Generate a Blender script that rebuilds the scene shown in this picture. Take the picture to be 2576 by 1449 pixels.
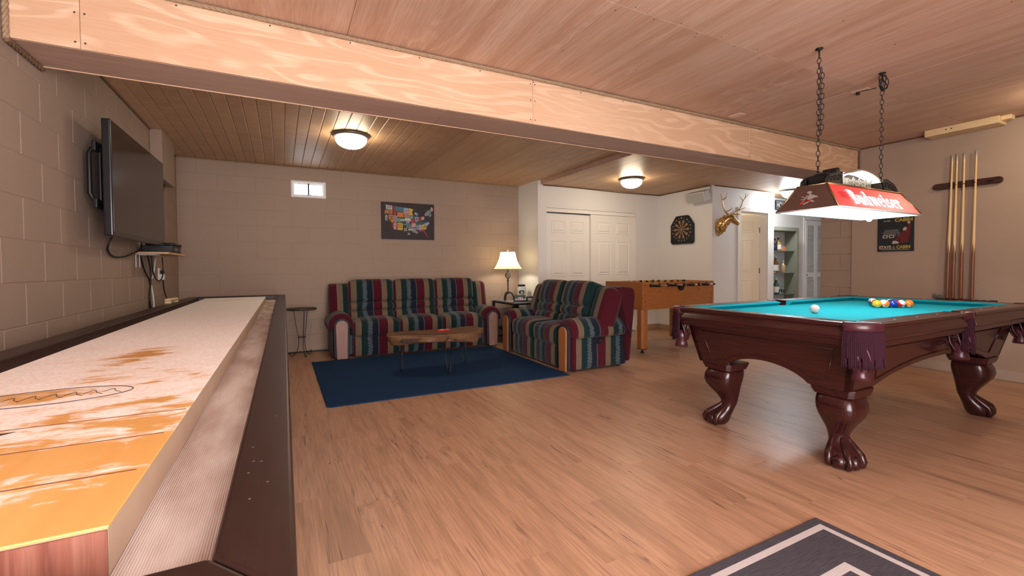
import bpy, bmesh, math, random
from mathutils import Vector, Matrix, Euler
random.seed(7)
PI = math.pi
S = bpy.context.scene
C = S.collection
for o in list(bpy.data.objects):
    bpy.data.objects.remove(o)

# ------------------------------------------------------------------ camera
YAW, PITCH, ROLL = math.radians(27.3847), math.radians(-1.4694), math.radians(-0.3688)
CAMH = 1.0959
fw = Vector((math.sin(YAW)*math.cos(PITCH), math.cos(YAW)*math.cos(PITCH), math.sin(PITCH)))
r0 = Vector((math.cos(YAW), -math.sin(YAW), 0)); u0 = r0.cross(fw)
rr = r0*math.cos(ROLL) + u0*math.sin(ROLL); uu = u0*math.cos(ROLL) - r0*math.sin(ROLL)
cd = bpy.data.cameras.new('camera'); cam = bpy.data.objects.new('camera', cd); C.objects.link(cam)
cd.sensor_width = 36; cd.lens = 1121.57/2576*36; cd.shift_y = -20.64/2576; cd.clip_start = .02
mw = Matrix((rr, uu, -fw)).transposed().to_4x4(); mw.translation = (0, 0, CAMH)
cam.matrix_world = mw
S.camera = cam
# ------------------------------------------------------------------ world, exposure
w = bpy.data.worlds.new('world'); S.world = w; w.use_nodes = True
w.node_tree.nodes['Background'].inputs[0].default_value = (.8, .9, 1, 1)
w.node_tree.nodes['Background'].inputs[1].default_value = .35
vs = S.view_settings
vs.view_transform = 'Standard'; vs.look = 'None'; vs.gamma = 1; vs.use_curve_mapping = False
vs.exposure = 0.44
# strength of the emitting things (lamps and daylight panes); they are built further down
E_DOME, E_DOME_FRONT, E_PANE, E_POOL, E_SHADE, E_HALL = 33, 20, 11.5, 55, 4.2, 85
WARM = (1, .84, .60); NEUT = (1, .90, .76); COOL = (.86, .93, 1)

# ------------------------------------------------------------------ material helpers
class NT:
    def __init__(s, name):
        s.m = bpy.data.materials.new(name); s.m.use_nodes = True
        s.t = s.m.node_tree; s.b = s.t.nodes['Principled BSDF']; s.o = s.t.nodes['Material Output']
    def nd(s, typ, ins=None, **at):
        n = s.t.nodes.new('ShaderNode'+typ)
        for k, v in at.items(): setattr(n, k, v)
        for k, v in (ins or {}).items(): s.set(n, k, v)
        return n
    def set(s, n, k, v):
        i = n.inputs[k]
        if isinstance(v, bpy.types.NodeSocket): s.t.links.new(v, i)
        else:
            if hasattr(i.default_value, '__len__') and not isinstance(v, (int, float)) and len(v) == 3 and len(i.default_value) == 4: v = (*v, 1)
            i.default_value = v
    def pos(s): return s.nd('NewGeometry').outputs['Position']
    def obj(s): return s.nd('TexCoord').outputs['Object']
    def rnd(s): return s.nd('ObjectInfo').outputs['Random']
    def map(s, v, sc=(1, 1, 1), loc=(0, 0, 0), rot=(0, 0, 0)):
        return s.nd('Mapping', {'Vector': v, 'Scale': sc, 'Location': loc, 'Rotation': rot}).outputs[0]
    def add(s, a, b): return s.nd('VectorMath', {0: a, 1: b}, operation='ADD').outputs[0]
    def noise(s, v, sc, det=3, ro=.5, dist=0, col=False):
        n = s.nd('TexNoise', {'Vector': v, 'Scale': sc, 'Detail': det, 'Roughness': ro, 'Distortion': dist})
        return n.outputs['Color' if col else 'Fac']
    def wave(s, v, sc, dist=2, det=2, dsc=1, **k):
        return s.nd('TexWave', {'Vector': v, 'Scale': sc, 'Distortion': dist, 'Detail': det, 'Detail Scale': dsc}, **k).outputs['Fac']
    def math(s, op, a, b=0, c=0): return s.nd('Math', {0: a, 1: b, 2: c}, operation=op).outputs[0]
    def ramp(s, f, st, interp='LINEAR'):
        n = s.nd('ValToRGB', {'Fac': f}); cr = n.color_ramp; cr.interpolation = interp
        while len(cr.elements) < len(st): cr.elements.new(.5)
        for e, (p, c) in zip(cr.elements, st):
            e.position = p; e.color = (*c, 1) if not isinstance(c, (int, float)) else (c, c, c, 1)
        return n.outputs[0]
    def mix(s, f, a, b, bt='MIX'):
        n = s.nd('Mix', data_type='RGBA', blend_type=bt)
        s.set(n, 0, f); s.set(n, 6, a); s.set(n, 7, b)
        return n.outputs[2]
    def xyz(s, v):
        n = s.nd('SeparateXYZ', {0: v}); return n.outputs
    def bump(s, h, st=.3, d=.01):
        n = s.nd('Bump', {'Height': h, 'Strength': st, 'Distance': d}); s.set(s.b, 'Normal', n.outputs[0])
    def fin(s, col=None, rough=.5, metal=0, spec=.5, **k):
        if col is not None: s.set(s.b, 'Base Color', col)
        s.set(s.b, 'Roughness', rough); s.set(s.b, 'Metallic', metal); s.set(s.b, 'Specular IOR Level', spec)
        for kk, v in k.items(): s.set(s.b, kk.replace('_', ' '), v)
        return s.m

def plain(name, col, rough=.5, metal=0, spec=.5, nscale=0, namp=.15, bump=0, bs=80, **k):
    n = NT(name)
    c = col
    if nscale:
        f = n.noise(n.obj(), nscale, 4)
        c = n.mix(f, tuple(x*(1-namp) for x in col), tuple(min(1, x*(1+namp)) for x in col))
    if bump: n.bump(n.noise(n.obj(), bs, 3), bump, .004)
    return n.fin(c, rough, metal, spec, **k)

def emit(name, col, st, base=(.9, .9, .9)):
    n = NT(name)
    return n.fin(base, .4, Emission_Color=(*col, 1), Emission_Strength=st)

MT = {}
def wood(name, c1, c2, c3, axis='y', sc=1.0, rough=.45, spec=.4, use_pos=True, dark=.0, bump=.05, figure=.6):
    """long grain along one axis, with figured bands and fine pores; each object shifted by its own random"""
    n = NT(name)
    p = n.pos() if use_pos else n.obj()
    rv = n.nd('CombineXYZ', {0: n.math('MULTIPLY', n.rnd(), 37.0), 1: n.math('MULTIPLY', n.rnd(), 91.0), 2: n.math('MULTIPLY', n.rnd(), 53.0)}).outputs[0]
    p = n.add(p, rv)
    s1 = {'x': (.35, 4, 4), 'y': (4, .35, 4), 'z': (4, 4, .35)}[axis]
    s2 = {'x': (3, 60, 60), 'y': (60, 3, 60), 'z': (60, 60, 3)}[axis]
    big = n.noise(n.map(p, tuple(sc*x for x in s1)), 1.6, 4, .55, 1.4)
    bands = n.math('FRACT', n.math('MULTIPLY', big, 9.0))
    bands = n.math('ABSOLUTE', n.math('SUBTRACT', bands, .5))
    fine = n.noise(n.map(p, tuple(sc*x for x in s2)), 1.5, 3, .6)
    col = n.mix(n.math('MULTIPLY', bands, figure*2), c1, c2)
    col = n.mix(n.ramp(fine, [(.42, 0), (.75, 1)]), col, c3)
    tone = n.math('ADD', .86, n.math('MULTIPLY', n.rnd(), .26))
    col = n.mix(1.0, col, n.nd('CombineColor', {0: tone, 1: tone, 2: tone}).outputs[0], 'MULTIPLY')
    if bump: n.bump(fine, bump, .002)
    MT[name] = n.fin(col, rough, 0, spec)
    return MT[name]

# ------------------------------------------------------------------ geometry helpers
class MB:
    def __init__(s): s.v = []; s.f = []; s.sm = []; s.mi = []; s.cur = 0
    def add(s, vs, fs, smooth=False, M=None):
        o = len(s.v)
        s.v += [tuple(M @ Vector(p)) if M else tuple(p) for p in vs]
        s.f += [tuple(i+o for i in f) for f in fs]; s.sm += [smooth]*len(fs); s.mi += [s.cur]*len(fs)
        return s
    def box(s, x0, y0, z0, x1, y1, z1, M=None):
        v = [(x, y, z) for z in (z0, z1) for y in (y0, y1) for x in (x0, x1)]
        return s.add(v, [(0, 2, 3, 1), (4, 5, 7, 6), (0, 1, 5, 4), (2, 6, 7, 3), (0, 4, 6, 2), (1, 3, 7, 5)], False, M)
    def loft(s, loops, cap=True, closed=False, smooth=True, M=None):
        n = len(loops[0]); v = [p for l in loops for p in l]; f = []
        m = len(loops)
        for i in range(m if closed else m-1):
            a = i*n; b = ((i+1) % m)*n
            for j in range(n):
                k = (j+1) % n; f.append((a+j, a+k, b+k, b+j))
        s.add(v, f, smooth, M)
        if cap and not closed:
            o = len(s.v)-len(v)
            s.f.append(tuple(o+j for j in reversed(range(n)))); s.f.append(tuple(o+(m-1)*n+j for j in range(n)))
            s.sm += [False, False]; s.mi += [s.cur]*2
        return s
    def prism(s, poly, a, b, axis='z', smooth=False, M=None):
        mp = {'z': lambda p, h: (p[0], p[1], h), 'y': lambda p, h: (p[0], h, p[1]), 'x': lambda p, h: (h, p[0], p[1])}[axis]
        return s.loft([[mp(p, a) for p in poly], [mp(p, b) for p in poly]], smooth=smooth, M=M)
    def lathe(s, prof, n=24, c=(0, 0, 0), M=None, smooth=True, cap=True):
        lo = [[(c[0]+r*math.cos(2*PI*j/n), c[1]+r*math.sin(2*PI*j/n), c[2]+z) for j in range(n)] for r, z in prof]
        return s.loft(lo, cap, False, smooth, M)
    def tube(s, pts, r, n=8, closed=False, cap=True, M=None):
        pts = [Vector(p) for p in pts]; m = len(pts); lo = []; prev = None
        for i, p in enumerate(pts):
            if closed: t = pts[(i+1) % m]-pts[i-1]
            else: t = pts[min(i+1, m-1)]-pts[max(i-1, 0)]
            t.normalize()
            if prev is None:
                a = Vector((0, 0, 1)) if abs(t.z) < .9 else Vector((1, 0, 0)); x = t.cross(a).normalized()
            else:
                x = prev - t*prev.dot(t)
                x = x.normalized() if x.length > 1e-6 else t.orthogonal().normalized()
            prev = x; y = t.cross(x)
            R = r[i] if isinstance(r, (list, tuple)) else r
            lo.append([tuple(p + x*(R*math.cos(2*PI*j/n)) + y*(R*math.sin(2*PI*j/n))) for j in range(n)])
        return s.loft(lo, cap, closed, True, M)
    def sphere(s, c, r, sc=(1, 1, 1), nu=20, nv=12, M=None):
        pr = []
        for i in range(nv+1):
            a = -PI/2+PI*i/nv; pr.append((max(1e-4, math.cos(a)), math.sin(a)))
        lo = [[(c[0]+r*sc[0]*q*math.cos(2*PI*j/nu), c[1]+r*sc[1]*q*math.sin(2*PI*j/nu), c[2]+r*sc[2]*h) for j in range(nu)] for q, h in pr]
        return s.loft(lo, True, False, True, M)
    def puff(s, x0, y0, z0, x1, y1, z1, r=.04, n=6, bul=(0, 0, 0), M=None):
        """soft cushion: box with round edges whose faces bulge"""
        c = Vector(((x0+x1)/2, (y0+y1)/2, (z0+z1)/2)); h = Vector(((x1-x0)/2, (y1-y0)/2, (z1-z0)/2))
        r = min(r, *(h*.98))
        bm = bmesh.new(); bmesh.ops.create_cube(bm, size=2)
        bmesh.ops.subdivide_edges(bm, edges=bm.edges, cuts=2*n-1, use_grid_fill=True)
        vs = []
        for v in bm.verts:
            q = v.co.copy()
            # denser near the edges
            q = Vector([math.copysign(1-(1-abs(t))**1.6, t) for t in q])
            p = Vector([q[i]*h[i] for i in range(3)])
            core = Vector([max(-(h[i]-r), min(h[i]-r, p[i])) for i in range(3)])
            d = p-core
            if d.length > 1e-9:
                p = core + d.normalized()*r
            k = [1-q[i]**2 for i in range(3)]
            off = Vector((q.x*bul[0]*k[1]*k[2], q.y*bul[1]*k[0]*k[2], q.z*bul[2]*k[0]*k[1]))
            vs.append(c+p+off)
        bm.verts.index_update()
        fs = [tuple(v.index for v in f.verts) for f in bm.faces]; bm.free()
        return s.add(vs, fs, True, M)
    def torus(s, c, R, r, n=16, k=6, sc=(1, 1), M=None):
        return s.tube([(c[0]+R*sc[0]*math.cos(2*PI*i/n), c[1]+R*sc[1]*math.sin(2*PI*i/n), c[2]) for i in range(n)], r, k, True, M=M)
    def mesh(s, name, mats):
        me = bpy.data.meshes.new(name); me.from_pydata(s.v, [], s.f)
        for m in (mats if isinstance(mats, (list, tuple)) else [mats]): me.materials.append(m)
        me.polygons.foreach_set('use_smooth', s.sm); me.polygons.foreach_set('material_index', s.mi)
        me.validate(); me.update()
        bm = bmesh.new(); bm.from_mesh(me); bmesh.ops.recalc_face_normals(bm, faces=bm.faces); bm.to_mesh(me); bm.free()
        return me
    def build(s, name, mats, parent=None, bevel=0, seg=2, loc=None, org=None, flip=False):
        if org:
            s.v = [(p[0]-org[0], p[1]-org[1], p[2]-org[2]) for p in s.v]; loc = org
        me = s.mesh(name, mats)
        o = bpy.data.objects.new(name, me); C.objects.link(o); o.parent = parent
        if loc: o.location = loc
        if flip:
            o.scale.x = -1; me.transform(Matrix.Diagonal((-1, 1, 1, 1))); me.flip_normals()
        if bevel:
            b = o.modifiers.new('bevel', 'BEVEL'); b.width = bevel; b.segments = seg; b.limit_method = 'ANGLE'; b.angle_limit = .6
            b.harden_normals = False
        return o

def thing(name, label, cat, loc=(0, 0, 0), rz=0, group=None):
    o = bpy.data.objects.new(name, None); C.objects.link(o); o.empty_display_size = .1
    o.location = loc; o.rotation_euler = (0, 0, rz)
    return tag(o, label, cat, group)
def tag(o, label, cat, group=None):
    o['label'] = label; o['category'] = cat
    if group: o['group'] = group
    return o
def struct(o):
    o['kind'] = 'structure'; return o
def inst(me, name, parent=None, loc=(0, 0, 0), rot=(0, 0, 0), sc=(1, 1, 1)):
    o = bpy.data.objects.new(name, me); C.objects.link(o); o.parent = parent
    o.location = loc; o.rotation_euler = rot; o.scale = sc
    return o
def rot(ax, a): return Matrix.Rotation(a, 4, ax)
def T(x, y, z): return Matrix.Translation((x, y, z))
def arc(cx, cy, r, a0, a1, n): return [(cx+r*math.cos(a0+(a1-a0)*i/n), cy+r*math.sin(a0+(a1-a0)*i/n)) for i in range(n+1)]
def rrect(w, h, r, n=4):
    p = []
    for cx, cy, a in ((w/2-r, h/2-r, 0), (-w/2+r, h/2-r, PI/2), (-w/2+r, -h/2+r, PI), (w/2-r, -h/2+r, 1.5*PI)):
        p += arc(cx, cy, r, a, a+PI/2, n)
    return p
def text(name, body, size, mat, parent=None, M=None, ext=.001, off=0, sx=1, align='CENTER'):
    cu = bpy.data.curves.new(name, 'FONT'); cu.body = body; cu.size = size; cu.extrude = ext; cu.offset = off
    cu.align_x = align; cu.align_y = 'CENTER'; cu.resolution_u = 3
    t = bpy.data.objects.new(name, cu); C.objects.link(t)
    dg = bpy.context.evaluated_depsgraph_get()
    me = bpy.data.meshes.new_from_object(t.evaluated_get(dg))
    bpy.data.objects.remove(t); bpy.data.curves.remove(cu)
    me.transform(Matrix.Diagonal((sx, 1, 1, 1)))
    if M: me.transform(M)
    me.materials.clear(); me.materials.append(mat)
    o = bpy.data.objects.new(name, me); C.objects.link(o); o.parent = parent
    return o
def on_wall(x, y, z, face, tilt=0):
    """text frame on a wall: face = the direction the wall looks to"""
    rz = {'-y': 0, '-x': -PI/2, '+x': PI/2, '+y': PI}[face]
    return T(x, y, z) @ rot('Z', rz) @ rot('X', PI/2+tilt)
def smooth_path(pts, n=6):
    P = [Vector(p) for p in pts]; out = []
    for i in range(len(P)-1):
        a, b, c, d = P[max(i-1, 0)], P[i], P[i+1], P[min(i+2, len(P)-1)]
        for k in range(n):
            t = k/n
            out.append(.5*((2*b)+(c-a)*t+(2*a-5*b+4*c-d)*t*t+(3*b-a-3*c+d)*t**3))
    out.append(P[-1]); return out

# ================================================================== materials
def m_floor():
    n = NT('vinyl_plank_floor')
    p = n.pos()
    rv = n.nd('CombineXYZ', {0: n.math('MULTIPLY', n.rnd(), 31.0), 1: n.math('MULTIPLY', n.rnd(), 77.0), 2: 0.0}).outputs[0]
    q = n.add(p, rv)
    warp = n.noise(n.map(q, (6, 1.2, 1)), 1.0, 2, .5, 0)
    g = n.noise(n.map(q, (5.5, .55, 1)), 1.7, 5, .55, 1.2)
    tone = n.ramp(g, [(.28, (.33, .172, .102)), (.45, (.455, .250, .150)), (.58, (.53, .296, .182)), (.74, (.49, .282, .186))])
    fine = n.noise(n.map(q, (90, 3.2, 1)), 1.2, 4, .65)
    col = n.mix(n.ramp(fine, [(.36, .62), (.58, 0)]), tone, (.27, .145, .085))
    # dark weathered cracks along the grain
    cr = n.math('ABSOLUTE', n.math('SUBTRACT', n.noise(n.map(q, (11, .5, 1)), 1.5, 3, .45, .9), .5))
    ck = n.math('MULTIPLY', n.ramp(cr, [(.0, .95), (.012, 0)]), n.ramp(n.noise(n.map(q, (4, 1.1, 1)), 1.3, 2), [(.50, 0), (.60, 1)]))
    col = n.mix(ck, col, (.10, .05, .032))
    # knots
    vo = n.nd('TexVoronoi', {'Vector': n.map(n.add(q, n.nd('CombineXYZ', {0: warp, 1: warp, 2: 0.0}).outputs[0]), (2.6, 1.0, 1)), 'Scale': 1.0})
    kn = n.ramp(vo.outputs['Distance'], [(.0, 1), (.035, .85), (.06, .1), (.072, .7), (.085, .1), (.10, .45), (.115, 0)])
    col = n.mix(n.math('MULTIPLY', kn, .7), col, (.12, .06, .035))
    t = n.math('ADD', .96, n.math('MULTIPLY', n.rnd(), .06))
    col = n.mix(1.0, col, n.nd('CombineColor', {0: t, 1: t, 2: t}).outputs[0], 'MULTIPLY')
    n.bump(fine, .12, .002)
    return n.fin(col, n.math('ADD', .30, n.math('MULTIPLY', fine, .16)), 0, .5)
MFLOOR = m_floor()

def m_block(name, c):
    n = NT(name); p = n.pos()
    f = n.noise(p, 2.2, 4); sp = n.noise(p, 190, 2, .6)
    col = n.mix(f, tuple(x*.93 for x in c), tuple(min(1, x*1.06) for x in c))
    col = n.mix(n.ramp(sp, [(.30, .5), (.45, 0)]), col, tuple(x*.72 for x in c))
    n.bump(n.math('ADD', sp, n.math('MULTIPLY', n.noise(p, 45, 3), .8)), .35, .004)
    return n.fin(col, .75, 0, .25)
TAN = (.350, .258, .200)
MBLOCK = m_block('painted_block', TAN)
def m_stucco():
    n = NT('tan_stucco'); p = n.pos()
    h = n.math('ADD', n.noise(p, 38, 4, .6, .6), n.math('MULTIPLY', n.noise(n.map(p, (1, 1, 3.5)), 16, 3), .7))
    n.bump(h, .35, .006)
    return n.fin(n.mix(n.noise(p, 3, 3), (.345, .250, .190), (.40, .296, .228)), .8, 0, .25)
MSTUCCO = m_stucco()
def m_white(name, c, bs=70, bp=.15):
    n = NT(name); p = n.pos()
    n.bump(n.noise(p, bs, 4), bp, .003)
    return n.fin(n.mix(n.noise(p, 1.5, 3), tuple(x*.97 for x in c), c), .6, 0, .3)
MWHITE = m_white('white_wall_paint', (.74, .72, .69))
MDOOR = m_white('white_door_paint', (.80, .77, .71), 30, .03)
MTRIM = m_white('trim_paint', (.80, .80, .80), 30, .02)
MBASE = plain('tan_vinyl_baseboard', (.36, .24, .14), .6, nscale=6)
MBASE2 = plain('grey_baseboard', (.40, .31, .25), .6, nscale=6)

wood('ply_ceiling', (.60, .355, .235), (.42, .205, .12), (.68, .46, .34), 'y', .9, .5, .4, figure=.8)
wood('groove_board', (.46, .285, .165), (.40, .24, .135), (.50, .33, .20), 'x', 1.0, .38, .5, figure=.5)
wood('ply_lower', (.50, .32, .19), (.39, .225, .125), (.57, .39, .25), 'y', .8, .45, .45, figure=.55)
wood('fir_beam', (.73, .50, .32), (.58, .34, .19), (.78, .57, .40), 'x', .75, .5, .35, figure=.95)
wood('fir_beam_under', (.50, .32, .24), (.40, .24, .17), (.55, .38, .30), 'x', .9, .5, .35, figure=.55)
def m_ply(name, c1, c2, c3, axis, streak=1.0, cath=.5, rough=.5, mask=.5):
    """rotary-cut plywood: soft streaks along the grain, cathedral contour lines, fine pores"""
    n = NT(name); p = n.pos()
    rv = n.nd('CombineXYZ', {0: n.math('MULTIPLY', n.rnd(), 37.0), 1: n.math('MULTIPLY', n.rnd(), 91.0), 2: n.math('MULTIPLY', n.rnd(), 53.0)}).outputs[0]
    p = n.add(p, rv)
    def sc(a, b): return {'x': (b, a, a), 'y': (a, b, a)}[axis]
    st = n.noise(n.map(p, sc(9*streak, .30*streak)), 1.0, 5, .62, .5)
    big = n.noise(n.map(p, sc(2.6, .42)), 1.0, 3, .45, .7)
    ln = n.math('PINGPONG', n.math('MULTIPLY', big, 15.0), .5)
    wob = n.noise(n.map(p, sc(14, 2.2)), 1.0, 3, .6)
    ln = n.math('ADD', ln, n.math('MULTIPLY', n.math('SUBTRACT', wob, .5), .55))
    fine = n.noise(n.map(p, sc(120, 5)), 1.0, 3, .6)
    col = n.mix(n.ramp(st, [(.34, 0), (.66, 1)]), c2, c1)
    area = n.ramp(n.noise(n.map(p, sc(1.1, .35)), 1.0, 2), [(mask-.12, 0), (mask+.08, 1)])
    col = n.mix(n.math('MULTIPLY', n.math('MULTIPLY', n.ramp(ln, [(.26, 1), (.44, 0)]), area), cath), col, c3)
    col = n.mix(n.ramp(fine, [(.40, .30), (.58, 0)]), col, c3)
    t = n.math('ADD', .93, n.math('MULTIPLY', n.rnd(), .12))
    col = n.mix(1.0, col, n.nd('CombineColor', {0: t, 1: t, 2: t}).outputs[0], 'MULTIPLY')
    n.bump(fine, .05, .002)
    MT[name] = n.fin(col, rough, 0, .35)
m_ply('ply_ceiling', (.66, .455, .345), (.53, .32, .215), (.36, .18, .11), 'y', 1.0, .35, .5, .62)
m_ply('ply_lower', (.62, .42, .26), (.49, .30, .165), (.34, .18, .09), 'y', 1.0, .4, .45, .58)
m_ply('groove_board', (.58, .38, .235), (.50, .31, .18), (.36, .20, .105), 'x', .8, .2, .5, .65)
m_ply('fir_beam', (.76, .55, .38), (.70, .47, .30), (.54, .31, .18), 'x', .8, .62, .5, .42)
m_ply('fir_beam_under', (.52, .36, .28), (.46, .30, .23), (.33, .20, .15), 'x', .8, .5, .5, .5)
wood('pine', (.70, .52, .30), (.60, .42, .22), (.75, .58, .36), 'y', 1.2, .55, .3)
wood('mahogany', (.036, .008, .0075), (.022, .005, .0048), (.048, .011, .010), 'x', 1.2, .22, .5, False, bump=0)
wood('oak_laminate', (.36, .125, .030), (.27, .085, .020), (.42, .165, .045), 'x', 1.4, .38, .5, False, bump=0)
wood('arm_wood', (.34, .125, .040), (.23, .075, .024), (.40, .17, .065), 'z', 2.2, .4, .5, False, bump=0)
wood('arm_wood_pale', (.30, .16, .12), (.22, .11, .085), (.35, .20, .15), 'z', 2.2, .45, .4, False, bump=0)
wood('shuffle_rail', (.022, .0085, .0068), (.016, .006, .005), (.028, .011, .009), 'y', 1.5, .36, .35, False, bump=0)
wood('shelf_pine', (.50, .30, .16), (.40, .22, .11), (.55, .36, .2), 'y', 1.5, .5, .3, False, bump=0)
wood('live_edge', (.150, .072, .030), (.075, .032, .014), (.19, .10, .045), 'x', 1.6, .55, .3, False, bump=.1)
MROPE = plain('manila_rope', (.34, .23, .14), .85, nscale=60, namp=.35, bump=.4, bs=160)
MROPED = plain('dark_rope', (.17, .09, .045), .85, nscale=60, namp=.35, bump=.4, bs=160)
MBLK = plain('black_plastic', (.0075, .0075, .009), .42, spec=.35)
MBLKM = plain('black_metal', (.018, .018, .020), .4, .6)
MIRON = plain('dark_iron', (.05, .045, .04), .45, .7)
MGREYM = plain('brushed_grey_metal', (.16, .155, .15), .4, .6)
MCHROME = plain('chrome', (.75, .75, .76), .15, 1)
MBRASS = plain('antique_brass', (.34, .24, .12), .35, .9)
MGOLD = plain('gold_resin', (.52, .33, .13), .26, .9, bump=.35, bs=70)
MLEATH = plain('burgundy_leather', (.055, .012, .018), .3, nscale=30, namp=.25)
MFRINGE = plain('burgundy_fringe', (.032, .007, .015), .85, spec=.2, bump=.8, bs=260)
MFELT = plain('teal_billiard_cloth', (.002, .29, .345), .85, spec=.15, nscale=220, namp=.08)
MFELTD = plain('teal_cushion_cloth', (.002, .26, .315), .85, spec=.15, nscale=220, namp=.08)
MGLASS = plain('clear_glass', (.9, .95, .95), .04, Transmission_Weight=1.0, IOR=1.45)
MPLEX = plain('clear_acrylic', (.95, .97, 1), .08, Transmission_Weight=1.0, IOR=1.2)
MCREAM = plain('cream', (.62, .50, .36), .6)
MNAIL = plain('nail_head', (.05, .04, .04), .5, .5)
MPURE = plain('white_plastic', (.75, .75, .74), .4)
MBLUEDOT = plain('blue_plastic', (.02, .04, .45), .35)

def m_carpet(name, c, sc=300):
    n = NT(name); p = n.pos()
    f = n.noise(p, sc, 2, .6)
    n.bump(f, .6, .004)
    return n.fin(n.mix(n.ramp(f, [(.35, 0), (.65, 1)]), tuple(x*.62 for x in c), tuple(x*1.3 for x in c)), .95, 0, .1)
MBLUE = m_carpet('navy_carpet', (.014, .040, .098))
def m_gutter():
    n = NT('ribbed_gutter_carpet'); p = n.pos()
    x = n.xyz(p)
    st = n.math('SINE', n.math('MULTIPLY', x[0], 2*PI/.0030))
    st = n.math('ADD', n.math('MULTIPLY', st, .5), .5)
    d = n.noise(n.map(p, (9, 2.5, 1)), 1.6, 4)
    col = n.mix(st, (.36, .26, .22), (.58, .48, .43))
    col = n.mix(n.ramp(d, [(.36, 0), (.62, .75)]), col, (.74, .68, .65))
    n.bump(st, .5, .003)
    return n.fin(col, .9, 0, .15)
MGUT = m_gutter()
def m_field():
    """maple shuffleboard lane under drifts of white powder"""
    n = NT('powdered_maple'); p = n.pos(); x = n.xyz(p)
    strip = n.math('FLOOR', n.math('MULTIPLY', x[0], 1/.04))
    sn = n.nd('TexWhiteNoise', {'W': strip}, noise_dimensions='1D').outputs['Value']
    g = n.noise(n.map(p, (40, 1.4, 1)), 1.5, 4)
    m = n.mix(g, (.66, .31, .075), (.78, .42, .13))
    m = n.mix(n.math('MULTIPLY', sn, .35), m, (.84, .52, .2))
    # powder gets denser away from the near end, swept by play
    w1 = n.noise(n.map(p, (3.0, 6.0, 1), rot=(0, 0, .35)), 1.2, 6, .62, 1.0)
    w2 = n.noise(n.map(p, (10, 22, 1), rot=(0, 0, .35)), 1.2, 6, .68, .8)
    far = n.nd('MapRange', {0: x[1], 1: .55, 2: 2.35, 3: -.18, 4: .36}).outputs[0]
    a = n.math('ADD', n.math('ADD', n.math('MULTIPLY', w1, .9), n.math('MULTIPLY', w2, .62)), far)
    for cx, cy, rx, ry, k in ((-.40, 1.80, .15, .34, .40), (-.27, 2.55, .05, .14, .28), (-.50, 1.33, .13, .09, .26)):   # places swept bare by play
        e_ = n.math('SQRT', n.math('ADD', n.math('POWER', n.math('DIVIDE', n.math('SUBTRACT', x[0], cx), rx), 2.0), n.math('POWER', n.math('DIVIDE', n.math('SUBTRACT', x[1], cy), ry), 2.0)))
        a = n.math('SUBTRACT', a, n.math('MULTIPLY', n.nd('MapRange', {0: e_, 1: 0.0, 2: 1.0, 3: 1.0, 4: 0.0}).outputs[0], k))
    pw = n.ramp(a, [(.66, 0), (.76, .85), (1.0, 1)])
    grit = n.noise(p, 130, 2)
    powder = n.mix(n.ramp(grit, [(.3, 0), (.6, 1)]), (.79, .72, .67), (.92, .89, .86))
    return n.fin(n.mix(pw, m, powder), n.math('ADD', .28, n.math('MULTIPLY', pw, .5)), 0, .4)
MFIELD = m_field()
MFIELDSIDE = plain('lane_side_wood', (.50, .36, .25), .5, nscale=7, namp=.2)

STRIPES = [((.062, .0045, .011), .105), ((.17, .11, .08), .010), ((.150, .102, .064), .060), ((.006, .022, .023), .078),
           ((.075, .092, .098), .052), ((.008, .011, .024), .070), ((.060, .072, .085), .013)]
def m_fabric(name, ax):
    n = NT(name); o = n.obj(); x = n.xyz(o)
    u = x[ax]; v = x[2]; v2 = x[1-ax]
    h = n.math('ADD', v, v2)
    per = sum(s for _, s in STRIPES)
    slow = n.math('MULTIPLY', n.math('SUBTRACT', n.noise(n.map(o, (6, 6, 11)), 1, 3), .5), .040)
    zig = n.math('MULTIPLY', n.math('PINGPONG', h, .017), .95)
    t0 = n.math('FRACT', n.math('DIVIDE', n.math('ADD', u, 10.0*per), per))
    inz = n.math('MULTIPLY', n.math('GREATER_THAN', t0, .60), n.math('LESS_THAN', t0, .93))
    uu_ = n.math('ADD', n.math('ADD', u, n.math('MULTIPLY', slow, .22)), n.math('MULTIPLY', inz, n.math('ADD', n.math('SUBTRACT', zig, .006), slow)))
    t = n.math('FRACT', n.math('DIVIDE', n.math('ADD', uu_, 10.0*per), per))
    st = []; a = 0
    for c, s in STRIPES: st.append((a/per, c)); a += s
    col = n.ramp(t, st, 'CONSTANT')
    # scribbled twigs in the tan stripe, lace in the grey one
    sc = n.math('ABSOLUTE', n.math('SUBTRACT', n.noise(n.map(o, (1, 1, 1), rot=(.4, .3, .6)), 45, 2, .5, 1.5), .5))
    tanm = n.math('MULTIPLY', n.math('GREATER_THAN', t, .32), n.math('LESS_THAN', t, .44))
    col = n.mix(n.math('MULTIPLY', tanm, n.ramp(sc, [(0, .8), (.02, 0)])), col, (.06, .05, .06))
    lace = n.math('MULTIPLY', n.math('GREATER_THAN', t, .65), n.math('LESS_THAN', t, .79))
    col = n.mix(n.math('MULTIPLY', lace, n.ramp(n.noise(o, 110, 2), [(.45, 0), (.6, .7)])), col, (.03, .06, .08))
    n.bump(n.noise(o, 420, 2), .35, .002)
    f = n.nd('LayerWeight', {'Blend': .35}).outputs['Facing']
    return n.fin(col, .9, 0, .15, Sheen_Weight=.12, Sheen_Roughness=.5)
MFABX = m_fabric('striped_velour_across', 0)
MFABY = m_fabric('striped_velour_along', 1)
MBURG = plain('burgundy_velour', (.058, .0045, .011), .9, spec=.15, bump=.3, bs=300, Sheen_Weight=.12)
MNAVYP = plain('navy_piping', (.014, .018, .035), .7)

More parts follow.
